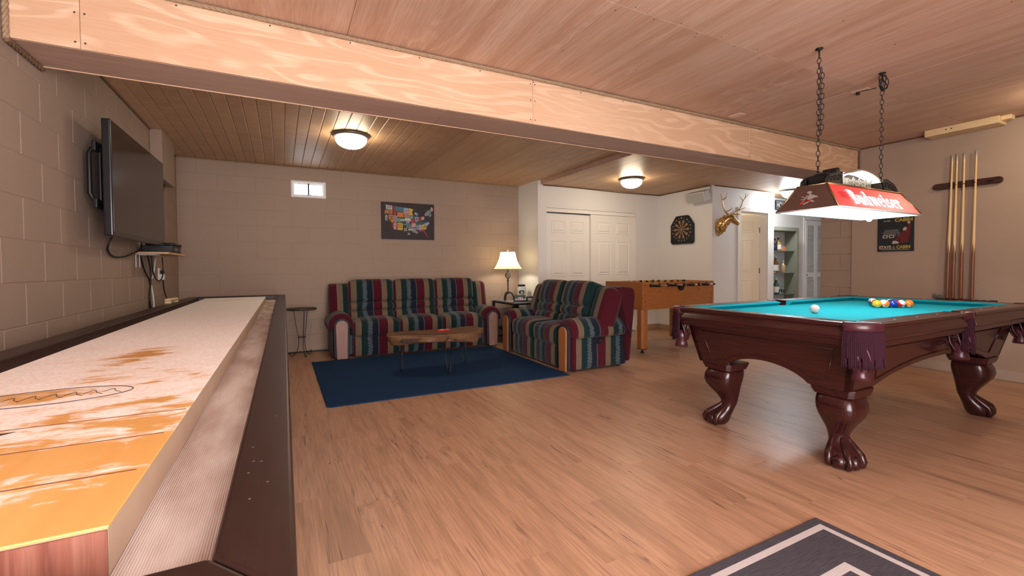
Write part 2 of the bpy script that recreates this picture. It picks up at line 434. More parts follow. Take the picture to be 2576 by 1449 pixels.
# ================================================================== the room
XL, YB, XR, YF, YK = -1.0796, 6.4924, 6.0996, 2.8285, 3.1562
ZC1, ZC2, ZC3, ZB = 2.439, 2.479, 2.375, 2.144
YFRONT, XHALL, YCL, XCL, XD, YA, YN = -1.25, 10.3, 5.87, 3.492, 5.98, 4.75, 5.15
Z7, X0 = 1.0417, -.8758

# floor: planks laid towards the sofa wall
fl = struct(MB().box(XL, YFRONT, -.10, XHALL, YB+.3, -.006).build('floor', MFLOOR))
PWD, PLN = .1524, .9144
planks = []
i = 0; x = XL
while x < XHALL:
    y = YFRONT - PLN + (i*.377 % PLN)
    while y < YB+.3:
        planks.append((x, max(y, YFRONT), min(x+PWD, XHALL), min(y+PLN, YB+.3))); y += PLN
    x += PWD; i += 1
def vis(q):
    cx, cy = (q[0]+q[2])/2, (q[1]+q[3])/2
    ok = cx > -.12 and cy > .15 and cy < 6.3 and cx < .75+2.2*cy and cx < 5.9
    return (0 if ok and q[3]-q[1] > PLN-.01 else 100) + math.hypot(cx, cy)
planks.sort(key=vis)
pm = MB().box(-PWD/2+.0002, -PLN/2+.0002, -.0055, PWD/2-.0002, PLN/2-.0002, 0).mesh('floor_plank', MFLOOR)
for q in planks[:280]:
    inst(pm, 'floor_plank', fl, ((q[0]+q[2])/2, (q[1]+q[3])/2, 0))
rest = MB()
for q in planks[280:]: rest.box(q[0]+.0002, q[1]+.0002, -.0055, q[2]-.0002, q[3]-.0002, 0)
o = rest.build('floor_planks_beyond', MFLOOR, fl); o['kind'] = 'stuff'

# concrete block walls: a backing with every block set proud of its joints
BW, BH = .4064, .2032
def block_wall(parent, a0, a1, z0, z1, place, off, holes=(), seed=0):
    """place(a, z) -> (location, rotation); a runs along the wall"""
    cache = {}
    rn = random.Random(seed)
    k = -6
    while True:
        zb = Z7 + k*BH - 7*0; zt = zb+BH
        if zb > z1: break
        lo, hi = max(zb, z0), min(zt, z1)
        if hi-lo > .03:
            half = .5 if k % 2 else 0
            j = math.floor((a0-off)/BW - half) - 1
            while True:
                s = off + (j+half)*BW; e = s+BW; j += 1
                if s > a1: break
                s2, e2 = max(s, a0), min(e, a1)
                if e2-s2 < .03: continue
                segs = [(s2, e2)]
                for h in holes:
                    if hi > h[2]+.01 and lo < h[3]-.01:
                        ns = []
                        for (p, q) in segs:
                            if q <= h[0] or p >= h[1]: ns.append((p, q)); continue
                            if p < h[0]-.02: ns.append((p, h[0]))
                            if q > h[1]+.02: ns.append((h[1], q))
                        segs = ns
                for p, q in segs:
                    g = .0017
                    key = (round(q-p, 3), round(hi-lo, 3))
                    if key not in cache:
                        wd, ht = key; b = .0034
                        mb = MB()
                        lo_ = [[(-wd/2+g+t, -d, -ht/2+g+t), (wd/2-g-t, -d, -ht/2+g+t), (wd/2-g-t, -d, ht/2-g-t), (-wd/2+g+t, -d, ht/2-g-t)] for d, t in ((-.003, 0), (.0030, 0), (.0052, b))]
                        mb.loft(lo_, smooth=False)
                        cache[key] = mb.mesh('block', MBLOCK)
                    loc, rz = place((p+q)/2, (lo+hi)/2)
                    loc = (loc[0], loc[1], loc[2])
                    b = inst(cache[key], 'block', parent, loc, (rn.uniform(-.002, .002), 0, rz+rn.uniform(-.0015, .0015)))
        k += 1
WIN = (.135, .555, 2.046, 2.262)
d = .0052
wb = MB()
for x0, x1, z0, z1 in ((XL, WIN[0], 0, ZC1), (WIN[1], XCL, 0, ZC1), (WIN[0], WIN[1], 0, WIN[2]), (WIN[0], WIN[1], WIN[3], ZC1)):
    wb.box(x0, YB+.003, z0, x1, YB+.18, z1)
WB = struct(wb.build('wall_back', MBLOCK))
block_wall(WB, XL, XCL, 0, ZC1, lambda a, z: ((a, YB+.0052, z), 0), X0, [WIN], 1)
WL = struct(MB().box(XL-.18, YFRONT, 0, XL-.003, YB+.18, ZC2).build('wall_left', MBLOCK))
block_wall(WL, 2.25, YB, 0, ZC1, lambda a, z: ((XL-.0052, a, z), PI/2), 3.354-BW/2, (), 2)
# right wall: stucco coat in the front room, bare block behind the beam
WR = struct(MB().box(XR, YFRONT, 0, XR+.15, YF+.06, ZC2).build('wall_right', MSTUCCO))
WR2 = struct(MB().box(6.133, YF+.06, 0, XR+.15, 3.25, ZC2).build('wall_right_pier', MBLOCK))
block_wall(WR2, YF+.061, 3.25, 0, 2.14, lambda a, z: ((6.130, a, z), -PI/2), 2.62, (), 3)
struct(MB().box(XL-.18, YFRONT-.15, 0, XHALL, YFRONT, ZC2).build('wall_front', MSTUCCO))
# white partition walls
struct(MB().box(XCL, YCL, 0, XCL+.1, YB+.18, ZC1).build('wall_closet_side', MWHITE))
DX0, DX1, DZ = 3.647, 5.452, 2.03
cw = MB()
cw.box(XCL+.0005, YCL-.001, 0, DX0, YCL+.1, ZC1); cw.box(DX1, YCL-.001, 0, XD+.1, YCL+.1, ZC1); cw.box(DX0, YCL-.001, DZ, DX1, YCL+.1, ZC1)
struct(cw.build('wall_closet', MWHITE))
struct(MB().box(XCL+.1, YCL+.35, 0, XD+.1, YCL+.45, ZC1).build('wall_closet_rear', MWHITE))
struct(MB().box(XD, YA, 0, XD+.1, YCL-.001, ZC1).build('wall_dartboard', MWHITE))
OX0, OX1, OZ = 6.64, 7.36, 2.01
hw = MB()
hw.box(XD+.1, YA, 0, OX0, YA+.11, ZC1); hw.box(OX1, YA, 0, 7.54, YA+.11, ZC1); hw.box(OX0, YA, OZ, OX1, YA+.11, ZC1)
struct(hw.build('wall_hall', MWHITE))
struct(MB().box(7.54, YN, 0, XHALL, YN+.1, ZC1).build('wall_nook', MWHITE))
struct(MB().box(7.44, YA+.11, 0, 7.54, 6.6, ZC1).build('wall_nook_side', MWHITE))
struct(MB().box(XHALL, 3.0, 0, XHALL+.1, 6.6, ZC1).build('wall_hall_end', MWHITE))
struct(MB().box(XR+.15, 3.05, 0, XHALL, 3.15, ZC1).build('wall_hall_front', MWHITE))
struct(MB().box(XD+.1, 6.5, 0, 7.44, 6.6, ZC1).build('wall_room_rear', MDOOR))

# ceilings
CF = struct(MB().box(XL-.18, YFRONT, ZC2+.008, XR+.15, YF+.05, ZC2+.1).build('ceiling', MT['ply_ceiling']))
def ceil_panels(parent, xs, ys, z, mat, name):
    for a, b in zip(xs[:-1], xs[1:]):
        for c, e in zip(ys[:-1], ys[1:]):
            g = .0012
            MB().box(a+g, c+g, z, b-g, e-g, z+.0075).build(name, mat, parent, .0012, 1)
ceil_panels(CF, [XL, -.85, .371, 1.590, 2.809, 4.028, 5.247, XR], [YFRONT, -.59, 1.85, YF+.01], ZC2, MT['ply_ceiling'], 'plywood_sheet')
CG = struct(MB().box(XL-.18, YF+.06, ZC1+.010, 3.57, YB+.18, ZC2+.1).build('ceiling_lower', MT['ply_lower']))
x = XL
while x < 1.62:
    MB().prism([(x+.001, ZC1+.0095), (x+.001, ZC1+.004), (x+.0055, ZC1), (x+.0975, ZC1), (x+.102, ZC1+.004), (x+.102, ZC1+.0095)], YK, YB, 'y').build('groove_board', MT['groove_board'], CG)
    x += .103
ceil_panels(CG, [x, 2.42, 3.56], [YK, 4.05, YB], ZC1, MT['ply_lower'], 'plywood_sheet')
CH = struct(MB().box(3.57, YF+.06, ZC3+.008, XHALL, YB+.18, ZC2+.1).build('ceiling_hall', MT['ply_lower']))
ceil_panels(CH, [3.571, 4.76, 6.02, 7.22, 8.44, 9.66, XHALL], [YK, YCL-.002], ZC3, MT['ply_lower'], 'plywood_sheet')
o = struct(MB().box(3.545, YK, ZC3-.001, 3.570, YCL-.002, ZC1-.001).build('trim_1', MT['fir_beam_under'], None, .003))

# boxed beam
BM = struct(MB().box(XL+.003, YF+.012, ZB+.012, XR-.002, YK-.012, ZC2).build('beam', MT['fir_beam']))
bx = [XL+.003, -.822, 1.644, 4.089, XR-.001]
for a, b in zip(bx[:-1], bx[1:]):
    MB().box(a+.0008, YF, ZB+.001, b-.0008, YF+.0115, ZC2-.001).build('face_board', MT['fir_beam'], BM, .0015, 1)
by = [XL+.003, 1.0, 3.44, XR-.003]
for a, b in zip(by[:-1], by[1:]):
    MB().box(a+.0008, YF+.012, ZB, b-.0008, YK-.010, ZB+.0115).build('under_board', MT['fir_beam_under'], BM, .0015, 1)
    MB().box(a+.0008, YK-.0095, ZB-.004, b-.0008, YK, ZC1-.001).build('rear_board', MT['fir_beam'], BM, .002, 1)
nm = MB().lathe([(.0001, -.001), (.0035, -.001), (.0045, .001), (.0001, .0011)], 8).mesh('nail', MNAIL)
for X_ in bx[1:4]:
    for dx in (-.018, .018):
        for z in (ZB+.03, (ZB+ZC2)/2, ZC2-.05):
            inst(nm, 'nail', BM, (X_+dx, YF, z), (PI/2, 0, 0))
for k in range(9):
    inst(nm, 'nail', BM, (-.45+k*.42, YF, ZC2-.035), (PI/2, 0, 0))
for sx_ in (2.809,):
    for k in range(7): inst(nm, 'nail', CF, (1.7+k*.17, 1.85+(.02 if k % 2 else -.02), ZC2))
for sx_ in (.371, 1.59, 2.2, 2.809, 3.4):
    for k in range(4): inst(nm, 'nail', CF, (sx_+.03, .9+k*.5, ZC2))

# rope mouldings
def rope(name, a, b, r, mat, sag=.0, turns=None):
    a, b = Vector(a), Vector(b); L = (b-a).length; t = (b-a).normalized()
    x = t.orthogonal().normalized(); y = t.cross(x)
    n = max(12, int(L/(r*1.1))); mb = MB(); tw = L/(r*7)
    for s_ in range(3):
        pts = []
        for i in range(n+1):
            q = i/n; an = 2*PI*(tw*q + s_/3)
            w_ = Vector((0, 0, math.sin(q*L*3.1)*sag))
            pts.append(a+(b-a)*q + (x*math.cos(an)+y*math.sin(an))*r*.5 + w_)
        mb.tube(pts, r*.58, 5)
    return struct(mb.build(name, mat))
rope('trim_2', (XL+.012, YF-.013, ZC2-.014), (XR-.012, YF-.013, ZC2-.014), .0125, MROPE, .001)
rope('trim_3', (XR-.012, YF-.012, ZC2-.03), (XR-.012, YF-.012, ZB), .010, MROPED)
rope('trim_4', (XL+.012, YF-.012, ZC2-.03), (XL+.012, YF-.012, ZB-.012), .012, MROPE)
rope('trim_5', (XL+.012, YF-.012, ZB-.012), (XL+.012, YK+.008, ZB-.012), .013, MROPED)
rope('trim_6', (XL+.01, YB-.009, ZC1-.008), (XCL-.01, YB-.009, ZC1-.008), .007, MROPE)
rope('trim_7', (XL+.009, YK+.01, ZC1-.008), (XL+.009, YB-.02, ZC1-.008), .006, MROPED)
rope('trim_8', (XR-.009, YFRONT+.01, ZC2-.009), (XR-.009, YF-.03, ZC2-.009), .007, MROPED)
rope('trim_9', (XCL+.09, YCL-.010, ZC3-.010), (XD-.01, YCL-.010, ZC3-.010), .008, MROPED, .004)
rope('trim_10', (XD-.010, YCL-.01, ZC3-.010), (XD-.010, YA+.02, ZC3-.010), .008, MROPED, .002)
rope('trim_11', (XD+.05, YA-.010, ZC3-.010), (7.54, YA-.010, ZC3-.010), .008, MROPED, .003)

# baseboards
def baseb(name, x0, y0, x1, y1, mat, h=.095):
    return struct(MB().box(min(x0, x1), min(y0, y1), .001, max(x0, x1), max(y0, y1), h).build(name, mat, None, .003))
baseb('baseboard_right', XR-.012, YFRONT, XR-.0005, YF+.05, MBASE2)
baseb('baseboard_dartboard', XD-.010, YA, XD-.0005, YCL-.013, MBASE)
baseb('baseboard_closet', DX1+.02, YCL-.012, XD-.011, YCL-.0015, MBASE)
baseb('baseboard_hall', XD, YA-.011, OX0-.08, YA-.0005, MBASE)
baseb('gap_strip_back', XL, YB-.006, XCL-.002, YB-.0005, plain('dark_gap', (.03, .025, .02), .8), .018)  # no board here: thin dark strip drawn as the dark gap at the wall foot

# duct soffit in the corner over the television
so = MB().box(XL+.001, 5.33, 1.975, -.985, 5.89, ZC1-.001)
SO = struct(so.build('soffit', MBLOCK, None, .004))
for z in (2.04, 2.25): MB().box(-.9848, 5.331, z, -.9835, 5.889, z+.003).build('joint_line', MBASE2, SO)

# high window in the back wall
W1 = struct(MB().box(WIN[0], YB+.09, WIN[2], WIN[1], YB+.10, WIN[3]).build('window_1', emit('window_daylight', (.92, .96, 1), 4.5)))
fr = MB()
a, b, c, e = WIN; t = .026
fr.box(a, YB-.006, c, b, YB+.085, c+t); fr.box(a, YB-.006, e-t, b, YB+.085, e); fr.box(a, YB-.006, c+t, a+t, YB+.085, e-t); fr.box(b-t, YB-.006, c+t, b, YB+.085, e-t)
fr.build('window_frame', MTRIM, W1, .002)
sh = MB(); t2 = .016
for p, q in ((a+t, (a+b)/2+.008), ((a+b)/2-.008, b-t)):
    sh.box(p, YB+.02, c+t, q, YB+.04, c+t+t2); sh.box(p, YB+.02, e-t-t2, q, YB+.04, e-t); sh.box(p, YB+.02, c+t+t2, p+t2, YB+.04, e-t-t2); sh.box(q-t2, YB+.02, c+t+t2, q, YB+.04, e-t-t2)
sh.build('sash', MTRIM, W1)
MB().box((a+b)/2-.03, YB+.004, c+t-.004, (a+b)/2+.03, YB+.018, c+t+.012).build('latch', MGREYM, W1)

# glazed doors in the front wall, behind the viewer: the daylight of the room
W2 = struct(MB().box(-.75, YFRONT+.02, .12, 1.65, YFRONT+.03, 2.08).build('window_2', emit('door_daylight', (1, .945, .965), E_PANE)))
fr = MB()
for x0, x1 in ((-.84, -.75), (.40, .50), (1.65, 1.74)): fr.box(x0, YFRONT+.001, .02, x1, YFRONT+.06, 2.16)
fr.box(-.75, YFRONT+.001, 2.08, 1.65, YFRONT+.06, 2.16); fr.box(-.75, YFRONT+.001, .02, 1.65, YFRONT+.06, .12)
fr.build('window_frame', MTRIM, W2, .004)

# ================================================================== shuffleboard table
SB = thing('shuffleboard_table', 'long dark shuffleboard table with powdered maple lane along the left wall', 'shuffleboard', (-.42, 3.05, 0), -.006)
def SL(x, y, z): return (x+.42, y-3.05, z)
RO, RI, LO_, LI = .0245, -.050, -.868, -.775
YN0, YN1, YE0, YE1 = .415, .513, 5.52, 5.62
ZR, ZG, ZF = .82, .770, .826
def sbb(x0, y0, z0, x1, y1, z1): return MB().box(x0+.42, y0-3.05, z0, x1+.42, y1-3.05, z1)
def rail(poly):
    return MB().prism([(p[0]+.42, p[1]-3.05) for p in poly], .60, ZR)
rail([(RI, YN1), (RO, YN0), (RO, YE1), (RI, YE0)]).build('side_rail', MT['shuffle_rail'], SB, .006, 3)
rail([(LI, YN1), (LI, YE0), (LO_, YE1), (LO_, YN0)]).build('side_rail', MT['shuffle_rail'], SB, .006, 3)
rail([(RI, YE0), (RO, YE1), (LO_, YE1), (LI, YE0)]).build('end_rail', MT['shuffle_rail'], SB, .006, 3)
rail([(RI, YN1), (LI, YN1), (LO_, YN0), (RO, YN0)]).build('end_rail', MT['shuffle_rail'], SB, .006, 3)
sbb(LI-.02, YN1-.02, .60, RI+.02, YE0+.02, ZG).build('gutter', MGUT, SB)
FX0, FX1, FY0, FY1 = -.660, -.1535, .615, 5.15
lane = MB(); lane.box(FX0+.42, FY0-3.05, ZG+.001, FX1+.42, FY1-3.05, ZF-.0035); LN = lane.build('lane_core', MFIELDSIDE, SB)
sbb(FX0-.001, FY0-.0015, ZF-.0034, FX1+.001, FY1+.001, ZF).build('playing_surface', MFIELD, SB, .0015, 2)
sbb(FX0, FY0-.004, ZG+.001, FX1, FY0-.0016, ZF-.004).build('lane_end_face', wood('lane_end', (.24, .085, .055), (.13, .035, .025), (.30, .13, .09), 'z', 2, .4, .4, False), SB)
MINK = plain('lane_ink', (.03, .02, .03), .5)
MINKR = plain('lane_line', (.20, .07, .03), .5)
for y in (.769, .923, 1.062, 4.65, 4.80):
    sbb(FX0+.004, y-.0016, ZF+.0001, FX1-.004 if y > 1 else FX1-.012, y+.0016, ZF+.0006).build('score_line', MINKR, SB)
lg = MB(); lg.torus((-.44+.42, 1.30-3.05, ZF+.0003), 1, .0011, 48, 4, (.145, .072))
lg.build('logo_ring', MINK, SB)
sq = MB()
for k in range(7):
    x_ = -.105+k*.033
    sq.tube(smooth_path([(x_+.42-.44, 1.275-3.05+.004*k, ZF+.0002), (x_+.012+.42-.44, 1.325-3.05, ZF+.0004), (x_+.022+.42-.44, 1.30-3.05, ZF+.0004), (x_+.036+.42-.44, 1.282-3.05, ZF+.0004)], 4), .0007, 4)
sq.build('logo_script', MINK, SB)
ar = MB(); ar.prism([(-.455+.42, 1.01-3.05), (-.405+.42, 1.03-3.05), (-.388+.42, 1.045-3.05), (-.41+.42, 1.044-3.05), (-.455+.42, 1.035-3.05)], ZF+.0001, ZF+.0005)
ar.build('arrow_mark', MINK, SB)
# cabinet and pedestals below the rails
sbb(-.80, .55, .42, -.05, 5.5, .60).build('cabinet', MT['shuffle_rail'], SB, .01)
for y in (1.1, 3.0, 4.9):
    sbb(-.72, y-.18, .08, -.14, y+.18, .42).build('pedestal', MT['shuffle_rail'], SB, .01)
    sbb(-.78, y-.23, .001, -.08, y+.23, .08).build('foot', MT['shuffle_rail'], SB, .01)
MHOLE = plain('bare_scratch', (.10, .08, .07), .6)
sc = MB()
for x, y in ((-.024, .62), (-.006, .66), (-.030, .70), (-.016, .735), (-.026, .74), (-.03, .80), (.0, .95)):
    sc.lathe([(.0005, 0), (.0018, 0), (.0018, .0003), (.0005, .0003)], 8, SL(x, y, ZR+.0001))
sc.build('dent_marks', MHOLE, SB)['kind'] = 'stuff'
pk = thing('shuffleboard_puck', 'blue and steel puck lying in the near gutter of the shuffleboard table', 'puck', (-.205, .562, ZG+.0005))
MB().lathe([(.020, 0), (.0265, .002), (.0265, .016), (.022, .019)], 28).build('puck_body', MCHROME, pk)
MB().lathe([(.0001, .019), (.021, .0191), (.0235, .022), (.020, .0255), (.0001, .0255)], 28).build('puck_cap', MBLUEDOT, pk)
br = thing('bench_brush', 'small pale wooden brush resting on the far left rail of the shuffleboard table', 'brush', (-.835, 4.72, ZR+.0005), PI/2-.12)
MB().puff(-.10, -.022, .018, .11, .022, .042, .012, 3).build('brush_handle', MT['pine'], br)
MB().box(-.095, -.02, .0, -.055, .02, .018).build('brush_head', MT['pine'], br, .003)
MB().box(.07, -.02, .0, .105, .02, .018).build('brush_foot', MT['pine'], br, .003)

# ================================================================== television and its shelf
TVM = plain('tv_screen', (.012, .011, .011), .12, spec=.6)
tvx, tvy = -.900, 4.205
TV = thing('television', 'large black flat television on a wall arm above the shuffleboard table', 'television', (tvx, tvy, 1.31), PI/2-.012)
w_, h_ = 1.30, .715
MB().box(-w_/2, .0, 0, w_/2, .045, h_).build('tv_body', plain('tv_bezel', (.012, .012, .014), .22), TV, .008, 3)
MB().box(-w_/2+.016, -.0015, .030, w_/2-.016, -.0002, h_-.016).build('screen', TVM, TV)
MB().box(-w_/2+.1, .045, .12, w_/2-.1, .075, h_-.12).build('tv_back', MBLK, TV, .01)
MB().puff(-.55, .076, .20, -.47, .094, .58, .006, 3).build('mount_rail', MBLKM, TV)
MB().puff(.15, .076, .20, .23, .094, .58, .006, 3).build('mount_rail', MBLKM, TV)
m_ = MB(); m_.box(-.62, .080, .17, -.30, .100, .23); m_.box(-.62, .080, .52, -.30, .100, .58)
m_.tube([(-.60, .10, .22), (-.61, .115, .26), (-.61, .115, .50), (-.60, .10, .54)], .014, 8)
m_.build('wall_bracket', MBLKM, TV, .004)
MB().box(w_/2-.0005, .012, .56, w_/2+.0005, .03, .66).build('bezel_glint', MGREYM, TV)

SH = thing('wall_shelf', 'narrow pine wall shelf holding a black box below the television', 'shelf', (XL, 5.02, 1.235))
MB().box(.006, -.36, 0, .245, .36, .018).build('shelf_board', MT['shelf_pine'], SH, .003)
for y in (-.27, -.16):
    q = MB(); q.box(.0055, y-.006, -.11, .0095, y+.006, -.0005); q.box(.0055, y-.006, -.0055, .15, y+.006, -.0005)
    q.build('bracket', MPURE, SH)
BX = thing('cable_box', 'black cable box with small buttons on the pine wall shelf', 'cable box', (XL+.135, 5.03, 1.2535), 0)
MB().box(-.105, -.20, .004, .105, .20, .062).build('box_body', MBLK, BX, .004)
bt = MB()
for i in range(6):
    for k in range(2): bt.box(.1052, -.10+i*.022, .022+k*.012, .1065, -.085+i*.022, .029+k*.012)
bt.build('buttons', plain('grey_button', (.15, .17, .2), .4), BX)
MB().box(.1052, .15, .012, .1062, .162, .045).build('indicator', plain('pale_lens', (.35, .4, .42), .3), BX)
for x, y in ((-.085, -.17), (.085, -.17), (-.085, .17), (.085, .17)): MB().lathe([(.012, 0), (.012, .004)], 10, (x, y, 0)).build('rubber_foot', MBLK, BX)
o = MB().puff(-.10, -.16, 0, .11, .19, .026, .012, 4).build('game_console', MBLK, None, loc=(XL+.135, 5.06, 1.3165))
tag(o, 'slim black console lying on top of the cable box', 'console')

def cable(name, pts, r, mat, label, group=None):
    o = MB().tube(smooth_path(pts, 6), r, 6).build(name, mat)
    return tag(o, label, 'cable', group)
xw = XL+.012
cable('cable', [(XL+.06, 3.98, 1.34), (XL+.03, 3.98, 1.25), (XL+.015, 4.15, 1.20), (XL+.02, 4.40, 1.205), (XL+.05, 4.655, 1.258), (XL+.10, 4.70, 1.258)], .006, MBLK, 'black cable drooping from the television corner to the shelf end')
cable('cable', [(XL+.035, 4.83, 1.345), (XL+.03, 4.80, 1.30), (XL+.025, 4.80, 1.263)], .005, MBLK, 'short black cable behind the cable box')
cable('cable', [(xw, 4.86, 1.23), (xw, 4.98, 1.10), (xw+.01, 5.10, .99), (xw, 5.12, .82), (xw, 5.12, .70), (xw, 5.16, .52)], .006, MBLK, 'black cable hanging from the shelf middle down the wall')
cable('cable', [(xw+.026, 4.98, 1.23), (xw+.026, 5.06, 1.10), (xw+.026, 5.04, .96), (xw+.026, 5.0, .85), (xw+.026, 5.08, .66), (xw+.026, 5.12, .50)], .006, MBLK, 'black cable crossing another one under the shelf')
cable('cable', [(xw+.040, 5.03, 1.23), (xw+.040, 5.08, 1.08), (xw+.040, 5.25, 1.0), (xw+.040, 5.42, 1.03), (xw+.040, 5.46, 1.12), (xw+.040, 5.44, 1.23)], .005, MBLK, 'black cable looping under the shelf to the outlet')
cable('cable', [(xw+.003, 5.36, 1.22), (xw+.003, 5.27, 1.06), (xw+.003, 5.12, 1.00)], .006, MPURE, 'white cable slanting below the wall shelf')
cable('cable', [(xw+.02, 5.10, .96), (xw+.02, 5.15, .86), (xw+.02, 5.17, .76), (xw+.02, 5.10, .66), (xw+.02, 5.16, .58), (xw+.02, 5.17, .50)], .007, MPURE, 'white cable hanging down the left wall')
cable('cable', [(-1.03, 5.62, 1.976), (-1.035, 5.55, 1.86), (xw, 5.40, 1.74), (xw, 5.33, 1.55), (xw, 5.32, 1.36), (xw+.01, 5.32, 1.258)], .006, MBLK, 'black cable running from the corner soffit down behind the television')
cable('cable', [(xw+.012, 5.585, 1.075), (xw+.012, 5.60, 1.00), (xw, 5.75, .85), (-1.03, 5.95, .62), (-1.02, 6.05, .45)], .005, MBLK, 'black power cable slanting from the wall outlet towards the corner')
OT = thing('wall_outlet', 'white outlet plate with adapter on the left wall near the corner', 'outlet', (XL, 5.55, 1.06))
MB().box(.0008, -.04, -.06, .008, .04, .06).build('cover_plate', MPURE, OT, .002)
MB().box(.008, -.028, -.055, .045, .034, .0).build('adapter', MPURE, OT, .004)
MB().box(.008, .015, .005, .04, .05, .04).build('plug', MBLK, OT, .004)

# ================================================================== seating
def recliner(name, label, L, D, seats, loc, rz, lean, armwood, top, wx, bk):
    R = thing(name, label, 'sofa', loc, rz)
    aw = .30
    ia, ib = aw+.0, L-aw
    sw = (ib-ia)/seats
    for s in (0, 1):
        c = .165 if s == 0 else L-.165
        out = -1 if s == 0 else 1
        # padded body and roll of the arm
        MB().puff(c-.100, .02, .022, c+.100, D-.10, .47, .03, 4).build('arm_body', MFABY, R, org=(0, -.045, 0))
        prof = arc(c, .415, .148, -.35, PI+.35, 18)
        prof = [(p[0], p[1]*1.0) for p in prof] + [(c-.075, .375), (c+.075, .375)]
        lo = []
        for y, k in ((-.012, .80), (.0, .92), (.025, .99), (.06, 1), (D*.42, 1.02), (D-.22, 1), (D-.17, .95), (D-.145, .82)):
            lo.append([(c+(p[0]-c)*k, y, .415+(p[1]-.415)*k) for p in prof])
        MB().loft(lo).build('arm_roll', MFABY, R, org=(0, -.045, 0))
        # dark leather edging and wooden front post
        ar_ = [(c+x, z) for x, z in ((-.088, .03), (.088, .03))] + arc(c, .41, .094, 0, PI, 14)
        MB().prism(ar_, -.030, -.004, 'y').build('arm_edging', MNAVYP, R, .008, 3)
        ar_ = [(c+x, z) for x, z in ((-.062, .012), (.062, .012))] + arc(c, .41, .070, 0, PI, 14)
        MB().prism(ar_, -.052, -.026, 'y').build('arm_post', armwood, R, .006, 3)
    MB().box(.22, .10, .035, L-.22, D-.10, .27).build('seat_frame', MFABX, R, .01)
    for x in (.16, L-.16):
        for y in (.10, D-.16): MB().lathe([(.022, 0), (.022, .046)], 10, (x, y, 0)).build('foot', MBLK, R)
    ML = T(0, .34, .44) @ rot('X', -lean)       # frame of the leaning back
    bh = (top-.44)/math.cos(lean)
    for i in range(seats):
        a, b = ia+i*sw+.003, ia+(i+1)*sw-.003; og = (a-.085, 0, 0)
        MB().puff(a, -.015, .016, b, .11, .275, .035, 5, (0, .012, 0)).build('footrest_panel', MFABX, R, org=og)
        MB().puff(a, -.036, .250, b, .46, .458, .060, 6, (0, .01, .035)).build('seat_cushion', MFABX, R, org=og)
        MB().puff(a, -.045, -.02, b, .17, .125, .055, 5, (0, .02, 0), ML).build('back_lower_roll', MFABX, R, org=og)
        MB().puff(a, -.055, .105, b, .17, .235, .055, 5, (0, .02, 0), ML).build('back_middle_roll', MFABX, R, org=og)
        MB().puff(a-.006, -.075, .215, b+.006, .20, bh, .062, 6, (0, .025, .010), ML).build('back_pillow', MFABX, R, org=og)
    for s in (0, 1):
        x0, x1 = (wx, ia+.012) if s == 0 else (ib-.012, L-wx)
        MB().puff(x0, .0, .02, x1, .21, bh-.035, .07, 5, (0, .015, 0), ML).build('back_wing', MFABX, R, org=(wx-.01, 0, 0) if s == 0 else (L-wx+.01, 0, 0), flip=s == 1)
    # upholstered shell behind
    yb = .34+.20*math.cos(lean)
    top_y = .34+bh*math.sin(lean)+.19*math.cos(lean)
    MB().prism([(.40, .08), (D-.14, .06), (D-.14, .46), (top_y-.04, top-.07), (top_y-.10, top-.07), (.42, .40)], .118, L-.118, 'x').build('back_core', MBURG, R, .01, 2)
    pr = [(D-.128, .06), (D-.085, .065), (top_y+bk, top-.18), (top_y+bk-.004, top-.10), (top_y+bk-.035, top-.060), (top_y-.02, top-.045), (top_y-.09, top-.055), (D-.165, .56)]
    MB().prism(pr, wx+.012, L-wx-.012, 'x').build('back_shell', MBURG, R, .025, 4)
    return R
SOFA = recliner('reclining_sofa', 'three-seat striped reclining sofa along the block wall under the picture', 2.34, .735, 3, (.475, 5.742, 0), 0, .20, MT['arm_wood_pale'], .955, .065, .03)
LOVE = recliner('reclining_loveseat', 'two-seat striped reclining loveseat standing sideways in front of the foosball table', 1.67, .85, 2, (2.655, 5.405, 0), -PI/2, .34, MT['arm_wood'], .935, .02, .15)
hn = MB()
Mh = T(1.67-.066, .36, .33) @ rot('Y', PI/2)
hn.lathe([(.042, -.004), (.046, .004), (.040, .010), (.030, .004), (.0001, .002)], 24, M=Mh)
hn.build('recline_handle', MBLK, LOVE)
MB().tube([(1.67-.020, .70, .50), (1.67-.015, .72, .42), (1.67-.015, .76, .34)], .006, 6).build('loose_strap', MNAVYP, LOVE)

# area rug under the seating
o = MB().prism([(.302, 3.80), (.33, 3.775), (2.60, 3.745), (2.62, 5.70), (.302, 5.715)], .0005, .009).build('area_rug', MBLUE, None, .003)
tag(o, 'plain navy blue rug in front of the striped sofa', 'rug')
def m_rug2():
    n = NT('flatweave_rug'); o_ = n.obj(); x = n.xyz(o_)
    # concentric cream frames on charcoal: distance to the edge
    HX, HY = .90, .85
    dx = n.math('SUBTRACT', HX, n.math('ABSOLUTE', x[0])); dy = n.math('SUBTRACT', HY, n.math('ABSOLUTE', x[1]))
    dd = n.math('MINIMUM', dx, dy)
    band = n.ramp(n.math('DIVIDE', dd, .6), [(0, 0), (.062, 1), (.108, 0), (.36, 1), (.42, 0), (.62, 1), (.66, 0)], 'CONSTANT')
    wv = n.noise(n.map(o_, (16, 260, 1)), 1, 3, .6)
    ch = n.mix(wv, (.020, .018, .024), (.105, .092, .105))
    cr = n.mix(n.noise(n.map(o_, (300, 300, 1)), 1, 2), (.40, .34, .33), (.56, .50, .48))
    n.bump(wv, .4, .003)
    return n.fin(n.mix(band, ch, cr), .95, 0, .1)
o = MB().box(-.90, -.85, .0005, .90, .85, .009).build('flatweave_rug', m_rug2(), None, .002, loc=(2.04-.90, 1.09-.85, 0))
tag(o, 'charcoal flatweave rug with cream border lines in the foreground', 'rug')

